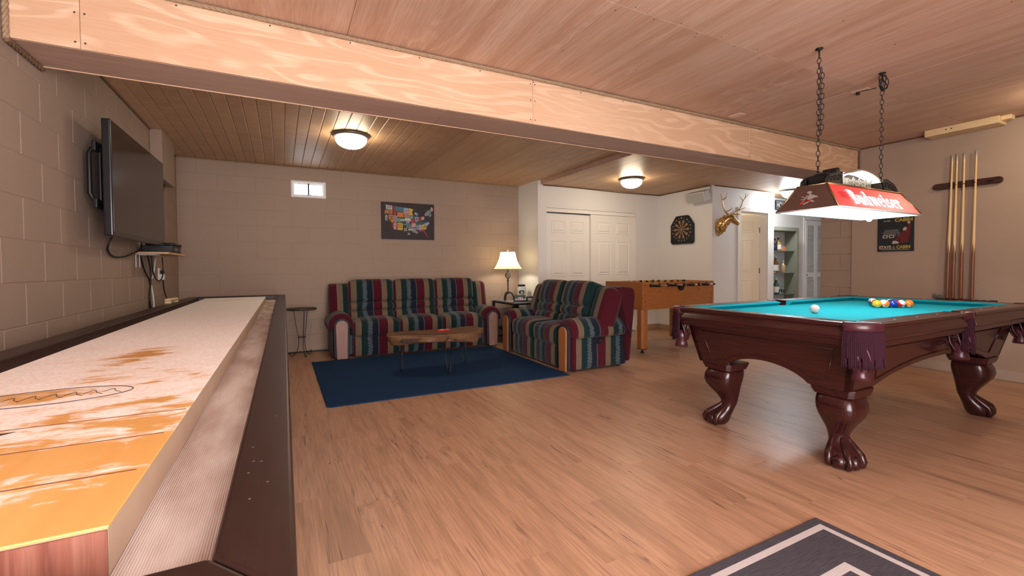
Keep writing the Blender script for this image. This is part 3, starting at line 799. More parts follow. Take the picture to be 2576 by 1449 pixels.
# live-edge coffee table
CT = thing('coffee_table', 'live-edge wood slab coffee table with black hairpin legs on the blue rug', 'coffee table', (1.47, 4.55, .0095))
rn = random.Random(4)
edge = [(-.50, .15), (-.46, .24), (-.2, .26), (.05, .24), (.28, .27), (.46, .31), (.54, .24), (.545, .07), (.46, .00), (.43, -.13), (.25, -.20), (.05, -.22), (-.08, -.215), (-.18, -.18), (-.32, -.10), (-.46, -.03), (-.515, .04)]
ep = [(p.x, p.y) for p in smooth_path([(x, y, 0) for x, y in edge+edge[:1]], 4)[:-1]]
lo = []
for z, k, j in ((.318, .90, .6), (.324, .955, 1), (.36, .985, 1.2), (.402, 1.0, .8), (.411, .996, .3), (.4135, .985, .15)):
    r2 = random.Random(int(z*1000))
    lo.append([(x*k+.012*j*math.sin(9*x+z*40), y*k+.010*j*math.sin(13*x+z*60+y*5), z+(.025*math.sin(5*x+2) if z < .35 else 0)) for x, y in ep])
SLB = MB().loft(lo, smooth=False).build('slab_top', MT['live_edge'], CT)
MBARK = plain('dark_bark', (.045, .02, .012), .8, nscale=20, namp=.5, bump=.6, bs=40)
MB().sphere((.115, -.203, .375), .034, (1, .35, 1.0)).build('knot', MBARK, CT)
MB().puff(-.42, -.115, .347, -.06, -.10, .385, .007, 3, M=T(0, -.035, 0) @ T(-.24, -.10, 0) @ rot('Z', -.27) @ T(.24, .10, 0)).build('bark_pocket', MBARK, CT)
MB().tube(smooth_path([(-.02, -.235, .338), (.03, -.232, .375), (.02, -.20, .4135), (-.10, -.13, .4145), (-.30, .02, .4145), (-.44, .06, .4145)], 5), .005, 6).build('crack', MBARK, CT)
MB().puff(.40, -.12, .33, .46, -.03, .40, .02, 3).build('bark_pocket', MBARK, CT)
for (x, y) in ((-.33, .14), (.05, -.14), (.36, .22)):
    an = math.atan2(y, x); dx, dy = -math.sin(an)*.055, math.cos(an)*.055
    ox, oy = math.cos(an)*.03, math.sin(an)*.03
    hp = [(x+ox*f-dx*q, y+oy*f-dy*q, z) for f, q, z in ((0, 1, .345), (.92, .34, .040), (.97, .24, .018), (1, .10, .0075), (1, -.10, .0075), (.97, -.24, .018), (.92, -.34, .040), (0, -1, .345))]
    MB().tube(hp, .0055, 8).build('hairpin_leg', MBLKM, CT)
CB = thing('card_box', 'small red card game box lying on the wood slab coffee table', 'box', (1.55, 4.63, .4240), .1)
MB().box(-.075, -.032, 0, .075, .032, .012).build('box_body', plain('card_red', (.50, .012, .02), .4), CB, .002)
MB().box(-.035, -.024, .0121, .005, .024, .0127).build('printed_panel', MPURE, CB)
MB().box(.045, -.02, .0121, .066, .02, .0127).build('printed_panel', MPURE, CB)

# ================================================================== pool table
PA, PB = 1.163, .625
PT = thing('pool_table', 'dark mahogany pool table with teal cloth and burgundy fringed pockets', 'pool table', (3.62, 1.705, 0))
MH = MT['mahogany']
wood('mahogany_y', (.036, .008, .0075), (.022, .005, .0048), (.048, .011, .010), 'y', 1.2, .22, .5, False, bump=0)
MHY = MT['mahogany_y']
# section of the wooden rail: n = distance outwards from the outer face, z
RP = [(-.115, .700), (-.115, .8185), (-.014, .8195), (-.004, .816), (.000, .808), (-.003, .798), (-.014, .792), (-.017, .784), (-.010, .768), (-.002, .752), (-.001, .740), (-.008, .731), (-.014, .726), (-.010, .722), (-.010, .716), (-.014, .714), (-.014, .708), (-.018, .706), (-.018, .700)]
def prail(x0, y0, x1, y1, mat):
    """rail between two points of the outer face, outside to the right of the direction of travel"""
    t = Vector((x1-x0, y1-y0, 0)).normalized(); nn = Vector((t.y, -t.x, 0))
    lo = [[(p[0]+nn.x*n_, p[1]+nn.y*n_, z) for n_, z in RP] for p in ((x0, y0), (x1, y1))]
    o = MB().loft(lo, smooth=False).build('rail', mat, PT, .0025, 2)
    return o
cg, sg = .115, .062
prail(-PA+cg, -PB, -sg, -PB, MH); prail(sg, -PB, PA-cg, -PB, MH)
prail(PA-cg, PB, sg, PB, MH); prail(-sg, PB, -PA+cg, PB, MH)
prail(PA, -PB+cg, PA, PB-cg, MHY); prail(-PA, PB-cg, -PA, -PB+cg, MHY)
def cush(x0, y0, x1, y1, cut0, cut1):
    t = Vector((x1-x0, y1-y0, 0)).normalized(); nn = Vector((t.y, -t.x, 0)); L = (Vector((x1, y1, 0))-Vector((x0, y0, 0))).length
    P = [(-.1155, .770, 0), (-.1155, .8180, 0), (-.158, .8130, 1), (-.160, .808, 1), (-.136, .7865, .6)]
    lo = []
    for end in (0, 1):
        row = []
        for n_, z, k in P:
            al = (cut0*k if end == 0 else L-cut1*k)
            row.append((x0+t.x*al+nn.x*n_, y0+t.y*al+nn.y*n_, z))
        lo.append(row)
    MB().loft(lo, smooth=False).build('cushion', MFELTD, PT, .003, 2)
cs, cc = .015, .045
for sx in (1, -1):
    pass
cush(-PA+cg, -PB, -sg, -PB, cc, cs); cush(sg, -PB, PA-cg, -PB, cs, cc)
cush(PA-cg, PB, sg, PB, cc, cs); cush(-sg, PB, -PA+cg, PB, cs, cc)
cush(PA, -PB+cg, PA, PB-cg, cc, cc); cush(-PA, PB-cg, -PA, -PB+cg, cc, cc)
# bed with cut corners
a_, b_ = PA-.118, PB-.118
bed = [(-a_+.05, -b_), (-.05, -b_), (-.03, -b_+.03), (.03, -b_+.03), (.05, -b_), (a_-.05, -b_), (a_, -b_+.05), (a_, b_-.05), (a_-.05, b_), (.05, b_), (.03, b_-.03), (-.03, b_-.03), (-.05, b_), (-a_+.05, b_), (-a_, b_-.05), (-a_, -b_+.05)]
MB().prism(bed, .735, .785).build('bed_cloth', MFELT, PT)
# pockets: leather collars, liners, fringe shields
def pocket(cx, cy, a0, a1, R, side=False):
    """collar along an arc; a0..a1 the angles it spans"""
    N = 14
    col_ = []
    for i in range(N+1):
        a = a0+(a1-a0)*i/N; c, s_ = math.cos(a), math.sin(a)
        col_.append([(cx+c*q, cy+s_*q, z) for q, z in ((R-.042, .790), (R-.046, .812), (R-.030, .8225), (R-.008, .8225), (R+.004, .814), (R+.004, .784), (R-.004, .774), (R-.03, .774))])
    P_ = MB().loft(col_).build('pocket_collar', MLEATH, PT)
    ln = []
    for i in range(N+1):
        a = a0+(a1-a0)*i/N; c, s_ = math.cos(a), math.sin(a)
        ln.append([(cx+c*q, cy+s_*q, z) for q, z in ((R-.050, .806), (R-.050, .64), (R-.043, .64), (R-.043, .806))])
    MB().loft(ln).build('liner', MBLK, P_)
    fr_ = MB()
    M_ = 26 if not side else 12
    rn_ = random.Random(int(cx*100+cy*37))
    for i in range(M_):
        a = a0+(a1-a0)*(i+.5)/M_
        zb_ = .600+rn_.uniform(-.004, .004)+(.045 if i % 7 == 3 else 0) - (.03 if side else 0)*math.sin(PI*(i+.5)/M_)
        q0, q1 = R-.002, R+.006+rn_.uniform(-.002, .003)
        # twisted cord
        pts = []
        for k in range(8):
            f_ = k/7; q = q0+(q1-q0)*f_
            pts.append((cx+math.cos(a)*q, cy+math.sin(a)*q, .778+(zb_-.778)*f_))
        fr_.tube(pts, .0052 if not side else .005, 6)
    fr_.build('fringe', MFRINGE, P_)
    am = (a0+a1)/2; ox, oy = cx+math.cos(am)*(R-.055), cy+math.sin(am)*(R-.055)
    cup = MB()
    cup.lathe([(.046, .655), (.043, .60), (.036, .572), (.0365, .568), (.040, .560), (.043, .535), (.040, .5345), (.033, .555), (.030, .57), (.03, .65)], 20, (ox, oy, 0))
    cup.build('pocket_cup', MLEATH, P_)
    nt = MB()
    for k in range(8):
        a = 2*PI*k/8
        nt.tube(smooth_path([(ox+.055*math.cos(a), oy+.055*math.sin(a), .70), (ox+.062*math.cos(a+.3), oy+.062*math.sin(a+.3), .64), (ox+.04*math.cos(a+.6), oy+.04*math.sin(a+.6), .585)], 4), .006, 5)
    nt.build('pocket_net', MLEATH, P_)
for sx, sy, a0 in ((-1, -1, PI), (1, -1, 1.5*PI), (1, 1, 0), (-1, 1, .5*PI)):
    pocket(sx*(PA-cg), sy*(PB-cg), a0-.05, a0+PI/2+.05, cg+.001)
pocket(0, -PB+.072, PI*1.5-.95, PI*1.5+.95, .074, True)
pocket(0, PB-.072, PI*.5-.95, PI*.5+.95, .074, True)
# sights on the rail tops
MSI = plain('pearl_sight', (.6, .58, .55), .2)
dm = MB().prism([(-.014, 0), (0, -.005), (.014, 0), (0, .005)], 0, .0006).mesh('rail_sight', MSI)
for k in range(1, 4):
    for s_ in (-1, 1):
        for q in (-1, 1): inst(dm, 'rail_sight', PT, (s_*(.062+(PA-.18)*k/4), q*(PB-.055), .8196))
for k in (-1, 0, 1):
    for q in (-1, 1): inst(dm, 'rail_sight', PT, (q*(PA-.055), k*.22, .8196), (0, 0, PI/2))
# arched aprons
def apron(half, dist, ax, sgn, mat, arch, rise):
    """panel facing sgn along the other axis; half = half length, dist = distance from centre at the top"""
    N = 36; zt = .700
    def zb(u):
        f = abs(u)/arch
        if f > 1: return .440
        return .440+rise*(1-f*f)**.75
    def P(u, z, n_):
        tap = (zt-z)*.22
        uu_ = u*(1-(zt-z)*.22/half)
        d_ = (dist-tap+n_)*sgn
        return (uu_, d_, z) if ax == 'x' else (d_, uu_, z)
    lo = []
    for i in range(N+1):
        u = -half+2*half*i/N; z0 = zb(u)
        lo.append([P(u, z0, 0), P(u, zt, 0), P(u, zt, -.03), P(u, z0, -.03)])
    A = MB().loft(lo, smooth=False).build('apron', mat, PT)
    pts = [P(-half*.80, .665, .001), P(half*.80, .665, .001)]
    seq = [P(-half*.80, .66, .001), P(half*.80, .66, .001), P(half*.76, zb(half*.76)+.045, .001)]
    for i in range(13):
        u = half*.62*(1-2*i/12); seq.append(P(u, zb(u)+.030, .001))
    seq.append(P(-half*.76, zb(half*.76)+.045, .001))
    MB().tube(seq, .0045, 6, True).build('apron_moulding', mat, A)
ai, bi = PA-.10, PB-.10
apron(ai, bi, 'x', -1, MH, .80, .105); apron(ai, bi, 'x', 1, MH, .80, .105)
apron(bi, ai, 'y', -1, MHY, .285, .085); apron(bi, ai, 'y', 1, MHY, .285, .085)
MB().box(-PA+.14, -PB+.14, .66, PA-.14, PB-.14, .734).build('slate_frame', MH, PT)
# ball-and-claw legs
def claw_leg(px, py, ang):
    LG = bpy.data.objects.new('leg', None)
    M0 = T(px, py, 0) @ rot('Z', ang)       # local +x points outwards along the diagonal
    prof = [(.395, -.004, .092, .26), (.375, .000, .100, .3), (.35, .006, .106, .40), (.315, .012, .107, .5), (.28, .010, .099, .6), (.245, -.002, .084, .72), (.21, -.016, .068, .86),
            (.175, -.026, .055, 1), (.148, -.026, .049, 1), (.125, -.014, .050, 1), (.10, .008, .062, 1), (.075, .034, .076, 1), (.05, .046, .081, 1), (.026, .047, .073, 1), (.008, .045, .055, 1), (.0, .045, .044, 1)]
    lo = []
    for z, ox, R, rd in prof:
        ring = []
        for k in range(28):
            a = 2*PI*k/28
            c, s_ = math.cos(a), math.sin(a)
            e_ = 2+3*(1-rd)     # superellipse: square at the top, round at the ankle
            a2 = a+PI/4
            c2, s2 = math.cos(a2), math.sin(a2)
            rr_ = (abs(c2)**e_+abs(s2)**e_)**(-1/e_)
            ring.append((ox+R*rr_*c, R*rr_*s_, z))
        lo.append(ring)
    body = MB().loft(lo, M=M0).build('leg', MHY, PT)
    cl = MB()
    for a in (-1.25, 0, 1.25):
        cl.tube([tuple(M0 @ Vector((ox+R*math.cos(a)*k, R*math.sin(a)*k, z))) for z, ox, R, k in ((.165, -.022, .046, .6), (.135, -.014, .053, .78), (.105, .008, .066, .90), (.075, .033, .081, .97), (.046, .043, .088, .98), (.022, .042, .086, .95), (.012, .040, .081, .9))], [.009, .014, .018, .020, .019, .015, .010], 10)
    cl.build('claw', MHY, body)
    bl = MB()
    for a in (-.63, .63):
        bl.sphere(tuple(M0 @ Vector((.042+.054*math.cos(a), .054*math.sin(a), .042))), .039, (1, 1, 1.0), 16, 12)
    bl.build('claw_pad', MHY, body)
    sc_ = MB()
    for s_ in (-1, 1):
        for k in range(3):
            q = [(.012, s_*(.104-.004*k), .345-.012*k), (.034, s_*(.106-.004*k), .315-.008*k), (.030, s_*(.100-.004*k), .285-.004*k), (.008, s_*(.094-.004*k), .280+.006*k), (.000, s_*(.096-.003*k), .298)]
            sc_.tube([tuple(M0 @ rot('Z', s_*PI/4*0) @ Vector(p)) for p in smooth_path(q, 4)], .0055, 6)
    sc_.build('scroll_carving', MHY, body)
    pl = MB()
    for z0, z1, w2 in ((.394, .404, .103), (.404, .414, .107), (.414, .426, .111), (.426, .4395, .114)):
        ch = .022
        pl.prism([(px+sx*x, py+sy*y) for x, y, sx, sy in
                  [(w2, w2-ch, 1, 1), (w2-ch, w2, 1, 1), (w2-ch, w2, -1, 1), (w2, w2-ch, -1, 1), (w2, w2-ch, -1, -1), (w2-ch, w2, -1, -1), (w2-ch, w2, 1, -1), (w2, w2-ch, 1, -1)]], z0, z1)
    pl.build('leg_plate', MH, body, .002, 2)
for sx in (-1, 1):
    for sy in (-1, 1): claw_leg(sx*(PA-.288), sy*(PB-.262), math.atan2(sy, sx))

# balls
BR = .0286; BZ = .7852+BR
def m_ball(name, c, stripe):
    n = NT(name); x = n.xyz(n.obj())
    wht = (.72, .70, .66)
    col = c
    if stripe: col = n.mix(n.math('GREATER_THAN', n.math('ABSOLUTE', x[2]), BR*.48), c, wht)
    r = n.math('SQRT', n.math('ADD', n.math('POWER', x[1], 2.0), n.math('POWER', x[2], 2.0)))
    col = n.mix(n.math('LESS_THAN', r, BR*.34), col, wht)
    return n.fin(col, .08, 0, .6)
BC = {1: (.75, .42, .01), 2: (.012, .035, .34), 3: (.55, .015, .015), 4: (.12, .02, .30), 5: (.80, .19, .015), 6: (.01, .20, .07), 7: (.20, .012, .02), 8: (.012, .012, .014)}
BN = {1: 'yellow', 2: 'blue', 3: 'red', 4: 'purple', 5: 'orange', 6: 'green', 7: 'maroon', 8: 'black'}
bmesh_ = MB().sphere((0, 0, 0), BR, nu=28, nv=18)
me_cue = bmesh_.mesh('cue_ball', plain('cue_ball_white', (.62, .60, .58), .12, nscale=30, namp=.06))
rb = thing
cb = inst(me_cue, 'cue_ball', None, (3.150, 1.703, BZ)); tag(cb, 'white cue ball alone on the teal cloth', 'ball')
rows = [[1], [13, 3], [2, 15, 10], [11, 8, 4, 14], [5, 7, 9, 6, 12]]
where = {0: 'at the tip of the rack', 1: 'in the second row of the rack', 2: 'in the third row of the rack', 3: 'in the fourth row of the rack', 4: 'in the last row of the rack'}
ax_, ay_ = 3.945, 1.697
for r_, row in enumerate(rows):
    for k, num in enumerate(row):
        c = num if num <= 8 else num-8
        me_ = bmesh_.mesh('pool_ball', m_ball('ball_%d' % num, BC[c], num > 8))
        b = inst(me_, 'pool_ball', None, (ax_+r_*(BR*1.7365), ay_+(k-r_/2)*(2*BR+.0003), BZ), (random.uniform(-.5, .5), random.uniform(-1.0, -.3), random.uniform(-.6, 1.2)))
        tag(b, ('%s %s pool ball ' % (BN[c], 'striped' if num > 8 else 'solid'))+where[r_]+' on the pool table', 'ball', 'racked pool balls')

# ================================================================== lamp over the pool table
LX, LY = 3.457, 1.645
PL = thing('billiard_lamp', 'long beer-sign billiard lamp hanging on two chains over the pool table', 'lamp', (LX, LY, 0))
Z0, Z1, A0, B0, A1, B1 = 1.453, 1.610, .525, .187, .463, .088
MRED = emit('backlit_red_panel', (1, .018, .020), 1.15, (.5, .02, .02))
MLET = emit('backlit_white_letters', (1, .96, .98), 2.0)
MWOODP = plain('lamp_woodgrain', (.080, .038, .028), .4, nscale=14, namp=.35)
MLIN = emit('lamp_white_lining', (.93, .97, 1), 1.6, (.9, .9, .9))
def quad(p, thick, name, mat, parent, bev=0):
    p = [Vector(q) for q in p]; n_ = (p[1]-p[0]).cross(p[2]-p[0]).normalized()*thick
    return MB().loft([[tuple(q) for q in p], [tuple(q+n_) for q in p]], smooth=False).build(name, mat, parent, bev)
for s_ in (-1, 1):
    quad([(-A0*s_, -B0*s_, Z0), (A0*s_, -B0*s_, Z0), (A1*s_, -B1*s_, Z1), (-A1*s_, -B1*s_, Z1)], -.004, 'sign_panel', MRED, PL)
    quad([(A0*s_, -B0*s_, Z0), (A0*s_, B0*s_, Z0), (A1*s_, B1*s_, Z1), (A1*s_, -B1*s_, Z1)], -.004, 'end_panel', MWOODP, PL)
    k = .93
    quad([(-A0*s_*.985, -B0*s_*.96, Z0+.001), (A0*s_*.985, -B0*s_*.96, Z0+.001), (A1*s_*.985, -B1*s_*.90, Z1-.008), (-A1*s_*.985, -B1*s_*.90, Z1-.008)], -.002, 'lining', MLIN, PL)
    quad([(A0*s_*.985, -B0*s_*.96, Z0+.001), (A0*s_*.985, B0*s_*.96, Z0+.001), (A1*s_*.985, B1*s_*.90, Z1-.008), (A1*s_*.985, -B1*s_*.90, Z1-.008)], -.002, 'lining', MLIN, PL)
MB().box(-A1, -B1, Z1-.006, A1, B1, Z1+.004).build('top_board', MWOODP, PL)
for i, (p, q) in enumerate((((-A0, -B0, Z0), (-A1, -B1, Z1)), ((A0, -B0, Z0), (A1, -B1, Z1)), ((A0, B0, Z0), (A1, B1, Z1)), ((-A0, B0, Z0), (-A1, B1, Z1)))):
    MB().tube([p, q], .006, 6).build('corner_trim', MBRASS, PL)
MB().tube([(-A1, -B1-.002, Z1), (A1, -B1-.002, Z1), (A1, B1+.002, Z1), (-A1, B1+.002, Z1)], .007, 6, True).build('top_trim', MBRASS, PL)
MB().tube([(-A0, -B0, Z0), (A0, -B0, Z0), (A0, B0, Z0), (-A0, B0, Z0)], .0045, 6, True).build('bottom_trim', MTRIM, PL)
for x0, y0, x1, y1 in ((-A0, -B0, A0, -B0+.013), (-A0, B0-.013, A0, B0), (-A0, -B0+.013, -A0+.014, B0-.013), (A0-.014, -B0+.013, A0, B0-.013)):
    MB().box(x0, y0, Z0-.005, x1, y1, Z0-.0002).build('bottom_rim', MTRIM, PL)
# bulbs inside
for x in (-.26, .26):
    MB().tube([(x-.17, -.03, Z0+.055), (x+.17, -.03, Z0+.055)], .019, 12).build('tube_bulb', emit('lamp_tube', (.93, .97, 1), E_POOL), PL)
    MB().box(x-.19, -.06, Z0+.085, x+.19, .06, Z0+.135).build('ballast', MPURE, PL)
# pull chain knob
MB().tube([(.13, -.05, Z0+.05), (.13, -.05, Z0-.025)], .0015, 5).build('pull_chain', MCHROME, PL)
MB().sphere((.13, -.05, Z0-.040), .016, (1, 1, .8)).build('pull_knob', emit('lit_knob', (1, 1, 1), 2.5), PL)
# lettering: heavy serif capitals and lower case drawn as bars and arcs
def glyph(ch):
    """strokes as polygons in a cell; x-height 1, ascender 1.5"""
    P = []; th, tn = .26, .10
    def bar(x0, y0, x1, y1): P.append([(x0, y0), (x1, y0), (x1, y1), (x0, y1)])
    def ser(x, y, w=.20, h=.07): bar(x-w, y-h/2, x+w, y+h/2)
    def bow(cx, cy, rx, ry, a0, a1, w0=.22, w1=.08, n=14):
        for i in range(n):
            q = []
            for j in (i, i+1):
                a = a0+(a1-a0)*j/n; w_ = w1+(w0-w1)*abs(math.cos(a))
                q.append(((cx+(rx)*math.cos(a), cy+ry*math.sin(a)), (cx+(rx-w_)*math.cos(a), cy+(ry-w1-(w_-w1)*.2)*math.sin(a))))
            P.append([q[0][0], q[1][0], q[1][1], q[0][1]])
    if ch == 'B':
        bar(.12, 0, .40, 1.5); bar(-.08, 0, .45, .08); bar(-.08, 1.42, .45, 1.5)
        bow(.45, 1.13, .42, .37, -PI/2, PI/2, .26); bow(.45, .40, .50, .40, -PI/2, PI/2, .28); w_ = 1.02
    elif ch == 'u':
        bar(.08, .25, .08+th, 1); bar(-.04, .92, .2, 1); bow(.40, .28, .32, .30, PI, 2*PI, .22); bar(.56, 0, .56+th, 1); bar(.46, .92, .7, 1); bar(.6, 0, .92, .08); w_ = .98
    elif ch == 'd':
        bow(.38, .5, .38, .52, .3*PI, 1.7*PI, .24); bar(.52, 0, .52+th, 1.5); bar(.40, 1.42, .7, 1.5); bar(.6, 0, .90, .08); w_ = .96
    elif ch == 'w':
        for x in (.06, .62):
            P.append([(x, 1), (x+th, 1), (x+.46, 0), (x+.30, 0)]); P.append([(x+.34, 0), (x+.46, 0), (x+.72, 1), (x+.60, 1)])
        bar(-.06, .92, .40, 1); bar(.52, .92, .98, 1); bar(1.12, .92, 1.42, 1); w_ = 1.42
    elif ch == 'e':
        bow(.42, .5, .42, .52, .02, 1.78*PI, .24); bar(.2, .50, .82, .58); w_ = .92
    elif ch == 'i':
        bar(.12, 0, .12+th, 1); bar(0, 0, .50, .08); bar(0, .92, .3, 1); bow(.25, 1.27, .16, .15, 0, 2*PI, .15, .14, 10); w_ = .56
    elif ch == 's':
        bow(.36, .74, .31, .28, .12*PI, 1.45*PI, .2); bow(.34, .28, .33, .29, -.95*PI, .48*PI, .22); w_ = .76
    elif ch == 'r':
        bar(.10, 0, .10+th, 1); bar(-.02, 0, .50, .08); bar(-.02, .92, .3, 1); bow(.50, .72, .26, .28, .05*PI, .75*PI, .2); bow(.60, .80, .13, .13, 0, 2*PI, .12, .11, 10); w_ = .80
    return P, w_
def sign_text(word, cap, Mx, mat, parent):
    mb = MB(); x = 0; tot = sum(glyph(c)[1]+.06 for c in word); sc_ = cap/1.5
    for c in word:
        P, w_ = glyph(c)
        for k, q in enumerate(P):
            mb.loft([[((p[0]+x-tot/2)*sc_*.92, (p[1]-.75)*sc_, .0004+.00002*(k % 5)) for p in q], [((p[0]+x-tot/2)*sc_*.92, (p[1]-.75)*sc_, .0016+.00002*(k % 5)) for p in q]], smooth=False, M=Mx)
        x += w_+.06
    mb.build('sign_lettering', mat, parent)
tilt = math.atan2(B0-B1, Z1-Z0)
for s_ in (1, -1):
    Mx = rot('Z', 0 if s_ == 1 else PI) @ T(.01, -(B0+B1)/2-.0045, (Z0+Z1)/2-.002) @ rot('X', PI/2-tilt)
    sign_text('Budweiser', .114, Mx, MLET, PL)
    mb = MB()
    for k in range(5): mb.box(-.43+.002*k, .030-k*.011, .0004, -.33-.012*(k % 2), .034-k*.011, .0012, M=Mx)
    mb.build('small_print', plain('dark_red_print', (.16, .004, .006), .5), PL)
# eagle emblem on each end panel
MEMB = plain('emblem_silver', (.42, .39, .36), .35, .5)
MEMR = plain('emblem_red', (.55, .03, .035), .4)
te = math.atan2(A0-A1, Z1-Z0)
for s_ in (-1, 1):
    Mx = rot('Z', -PI/2 if s_ == -1 else PI/2) @ T(0, -(A0+A1)/2-.0045, (Z0+Z1)/2-.004) @ rot('X', PI/2-te)
    m1 = MB()
    m1.prism([(-.012, .045), (.008, .047), (.016, .036), (.010, .026), (-.004, .028), (-.016, .036)], .0005, .002, M=Mx)          # head
    m1.prism([(.004, .028), (.020, .020), (.052, .006), (.060, -.004), (.044, -.002), (.030, -.008), (.012, -.014), (-.006, -.012), (-.004, .006)], .0005, .0022, M=Mx)   # wing
    m1.prism([(-.010, .020), (-.004, .014), (-.016, -.010), (-.026, -.006)], .0005, .002, M=Mx)
    m1.prism([(-.040, .016), (-.022, .006), (-.024, .002), (-.044, .010)], .0005, .002, M=Mx)
    m1.prism([(-.046, -.004), (-.020, -.008), (-.020, -.014), (-.042, -.010)], .0005, .002, M=Mx)
    m1.prism([(.018, -.014), (.034, -.022), (.046, -.034), (.022, -.030)], .0005, .002, M=Mx)
    m1.prism([(-.024, -.036), (.004, -.026), (.012, -.032), (-.020, -.046)], .0005, .002, M=Mx)
    E1 = m1.build('eagle_emblem', MEMB, PL)
    MB().prism([(-.030, -.016), (-.016, -.018), (-.030, -.040), (-.044, -.038)], .0005, .0021, M=Mx).build('emblem_stroke', MEMR, E1)
    MB().prism([(.006, -.014), (.016, -.016), (.020, -.034), (.008, -.032)], .0005, .0023, M=Mx).build('emblem_stroke', MEMR, E1)
# display case with the little horses, scrolled end brackets
cs_ = MB()
xs_ = [-.235+.47*i/16 for i in range(17)]
tp = [(x, Z1+.078+.045*(1-(x/.235)**2)) for x in xs_]
cs_.prism([(-.255, Z1+.005), (.255, Z1+.005)]+list(reversed(tp)), -.070, .070, 'y')
cs_.build('display_case', MPLEX, PL)
MB().tube([(x, -.070, z+.002) for x, z in tp], .004, 6).build('case_trim', MBRASS, PL)
MB().tube([(x, .070, z+.002) for x, z in tp], .004, 6).build('case_trim', MBRASS, PL)
MB().prism([(x, z-.012) for x, z in tp]+[(x, z-.016) for x, z in reversed(tp)], -.066, .066, 'y').build('case_lining', MLIN, PL)
MHORSE = plain('cream_figurine', (.62, .58, .44), .4)
for k in range(4):
    for j in (-1, 1):
        x = -.10+.075*k; y = .028*j
        h = MB(); h.puff(x-.022, y-.009, Z1+.036, x+.022, y+.009, Z1+.058, .009, 3)
        h.tube([(x+.018, y, Z1+.05), (x+.028, y, Z1+.072), (x+.040, y, Z1+.068)], [.008, .007, .005], 6)
        for lx in (-.016, -.010, .012, .018): h.tube([(x+lx, y, Z1+.04), (x+lx*1.2, y, Z1+.007)], .003, 5)
        h.tube([(x-.022, y, Z1+.052), (x-.032, y, Z1+.035)], .003, 5)
        h.build('horse_figurine', MHORSE, PL)
wg = MB(); wg.box(-.21, -.025, Z1+.030, -.135, .025, Z1+.066); wg.box(-.215, -.02, Z1+.066, -.175, .02, Z1+.08)
for x in (-.19, -.15):
    for y in (-.03, .03): wg.lathe([(.0001, -.002), (.022, -.002), (.022, .002), (.0001, .002)], 12, M=T(x, y, Z1+.029) @ rot('X', PI/2))
wg.build('wagon_figurine', MHORSE, PL)
for s_ in (-1, 1):
    poly = [(s_*.265, Z1+.006), (s_*.265, Z1+.085), (s_*.30, Z1+.088), (s_*.40, Z1+.062), (s_*.448, Z1+.030), (s_*.455, Z1+.006)]
    for y in (-.078, .072):
        e1 = MB()
        e1.tube([(p[0], y+.003, p[1]) for p in poly], .004, 6, True)
        e1.prism(poly, y+.002, y+.004, 'y')
        for cxx, czz, rq in ((.30, .05, .022), (.345, .045, .020), (.39, .035, .018), (.425, .022, .012)):
            e1.tube([(s_*cxx+rq*(1-t_/14)*math.cos(t_*.75), y-.001, Z1+czz+rq*(1-t_/14)*math.sin(t_*.75)) for t_ in range(12)], .003, 5)
        e1.build('scroll_bracket', MIRON, PL)
    MB().puff(s_*.275 if s_ > 0 else -.40, -.066, Z1+.005, .40 if s_ > 0 else -.275, .066, Z1+.062, .012, 3).build('cap_block', MBLK, PL)
    MB().puff(s_*.29 if s_ > 0 else -.37, -.045, Z1+.062, .37 if s_ > 0 else -.29, .045, Z1+.085, .010, 3).build('cap_block', MBLK, PL)
MB().puff(-.262, -.05, Z1+.06, -.225, .05, Z1+.125, .012, 3).build('cap_block', MBLK, PL)
# chains
lk = MB().tube([(.0105*math.cos(2*PI*i/16), 0, .0195*math.sin(2*PI*i/16)) for i in range(16)], .0022, 6, True).mesh('chain_link', MBLKM)
CHT = {}
for s_ in (-1, 1):
    x = s_*.396
    CH_ = bpy.data.objects.new('hanging_chain', MB().lathe([(.0001, .030), (.022, .030), (.022, .024), (.006, .018), (.004, 0), (.0001, 0)], 14, (0, 0, ZC2-.0305)).mesh('ceiling_hook', MBLKM))
    C.objects.link(CH_); CH_.parent = PL; CH_.location = (x, 0, 0)
    z = ZC2-.045; k = 0; zend = Z1+.10
    while z > zend:
        inst(lk, 'chain_link', CH_, (0, 0, z), (0, 0, (PI/2 if k % 2 else 0)+.25))
        z -= .0325; k += 1
    MB().tube([(0, 0, zend+.02), (0, 0, Z1+.083)], .006, 8).build('chain_stem', MBLKM, CH_)
    if s_ == -1:                                  # spare links hooked back up beside the chain
        z = ZC2-.14; k = 0
        while z > ZC2-.56:
            inst(lk, 'chain_link', CH_, (.014*(1 if k % 2 else -1)*.5+.010, -.012, z), (0, 0, (PI/2 if k % 2 else 0)))
            z -= .0325; k += 1
cx_, cz_ = .396, ZC2-.07
pts = []
for t_ in range(60):
    a = t_*.42; pts.append((cx_+.018+.045*math.cos(a)*(1-.15*math.sin(t_*.21)), .012*math.sin(t_*.7), cz_+.050*math.sin(a)*(1-.2*math.cos(t_*.13))))
MB().tube(pts, .0032, 6).build('coiled_cord', MBLK, PL)
MB().tube(smooth_path([(cx_-.02, .03, cz_-.03), (cx_+.05, .14, cz_+.0), (cx_+.12, .20, ZC2-.045), (4.075-LX, 1.90-LY, ZC2-.03)], 6), .0032, 6).build('power_cord', MBLK, PL)
MB().lathe([(.014, 0), (.016, .012), (.009, .022)], 10, (4.075-LX, 1.90-LY, ZC2-.030)).build('plug', MBLK, PL)
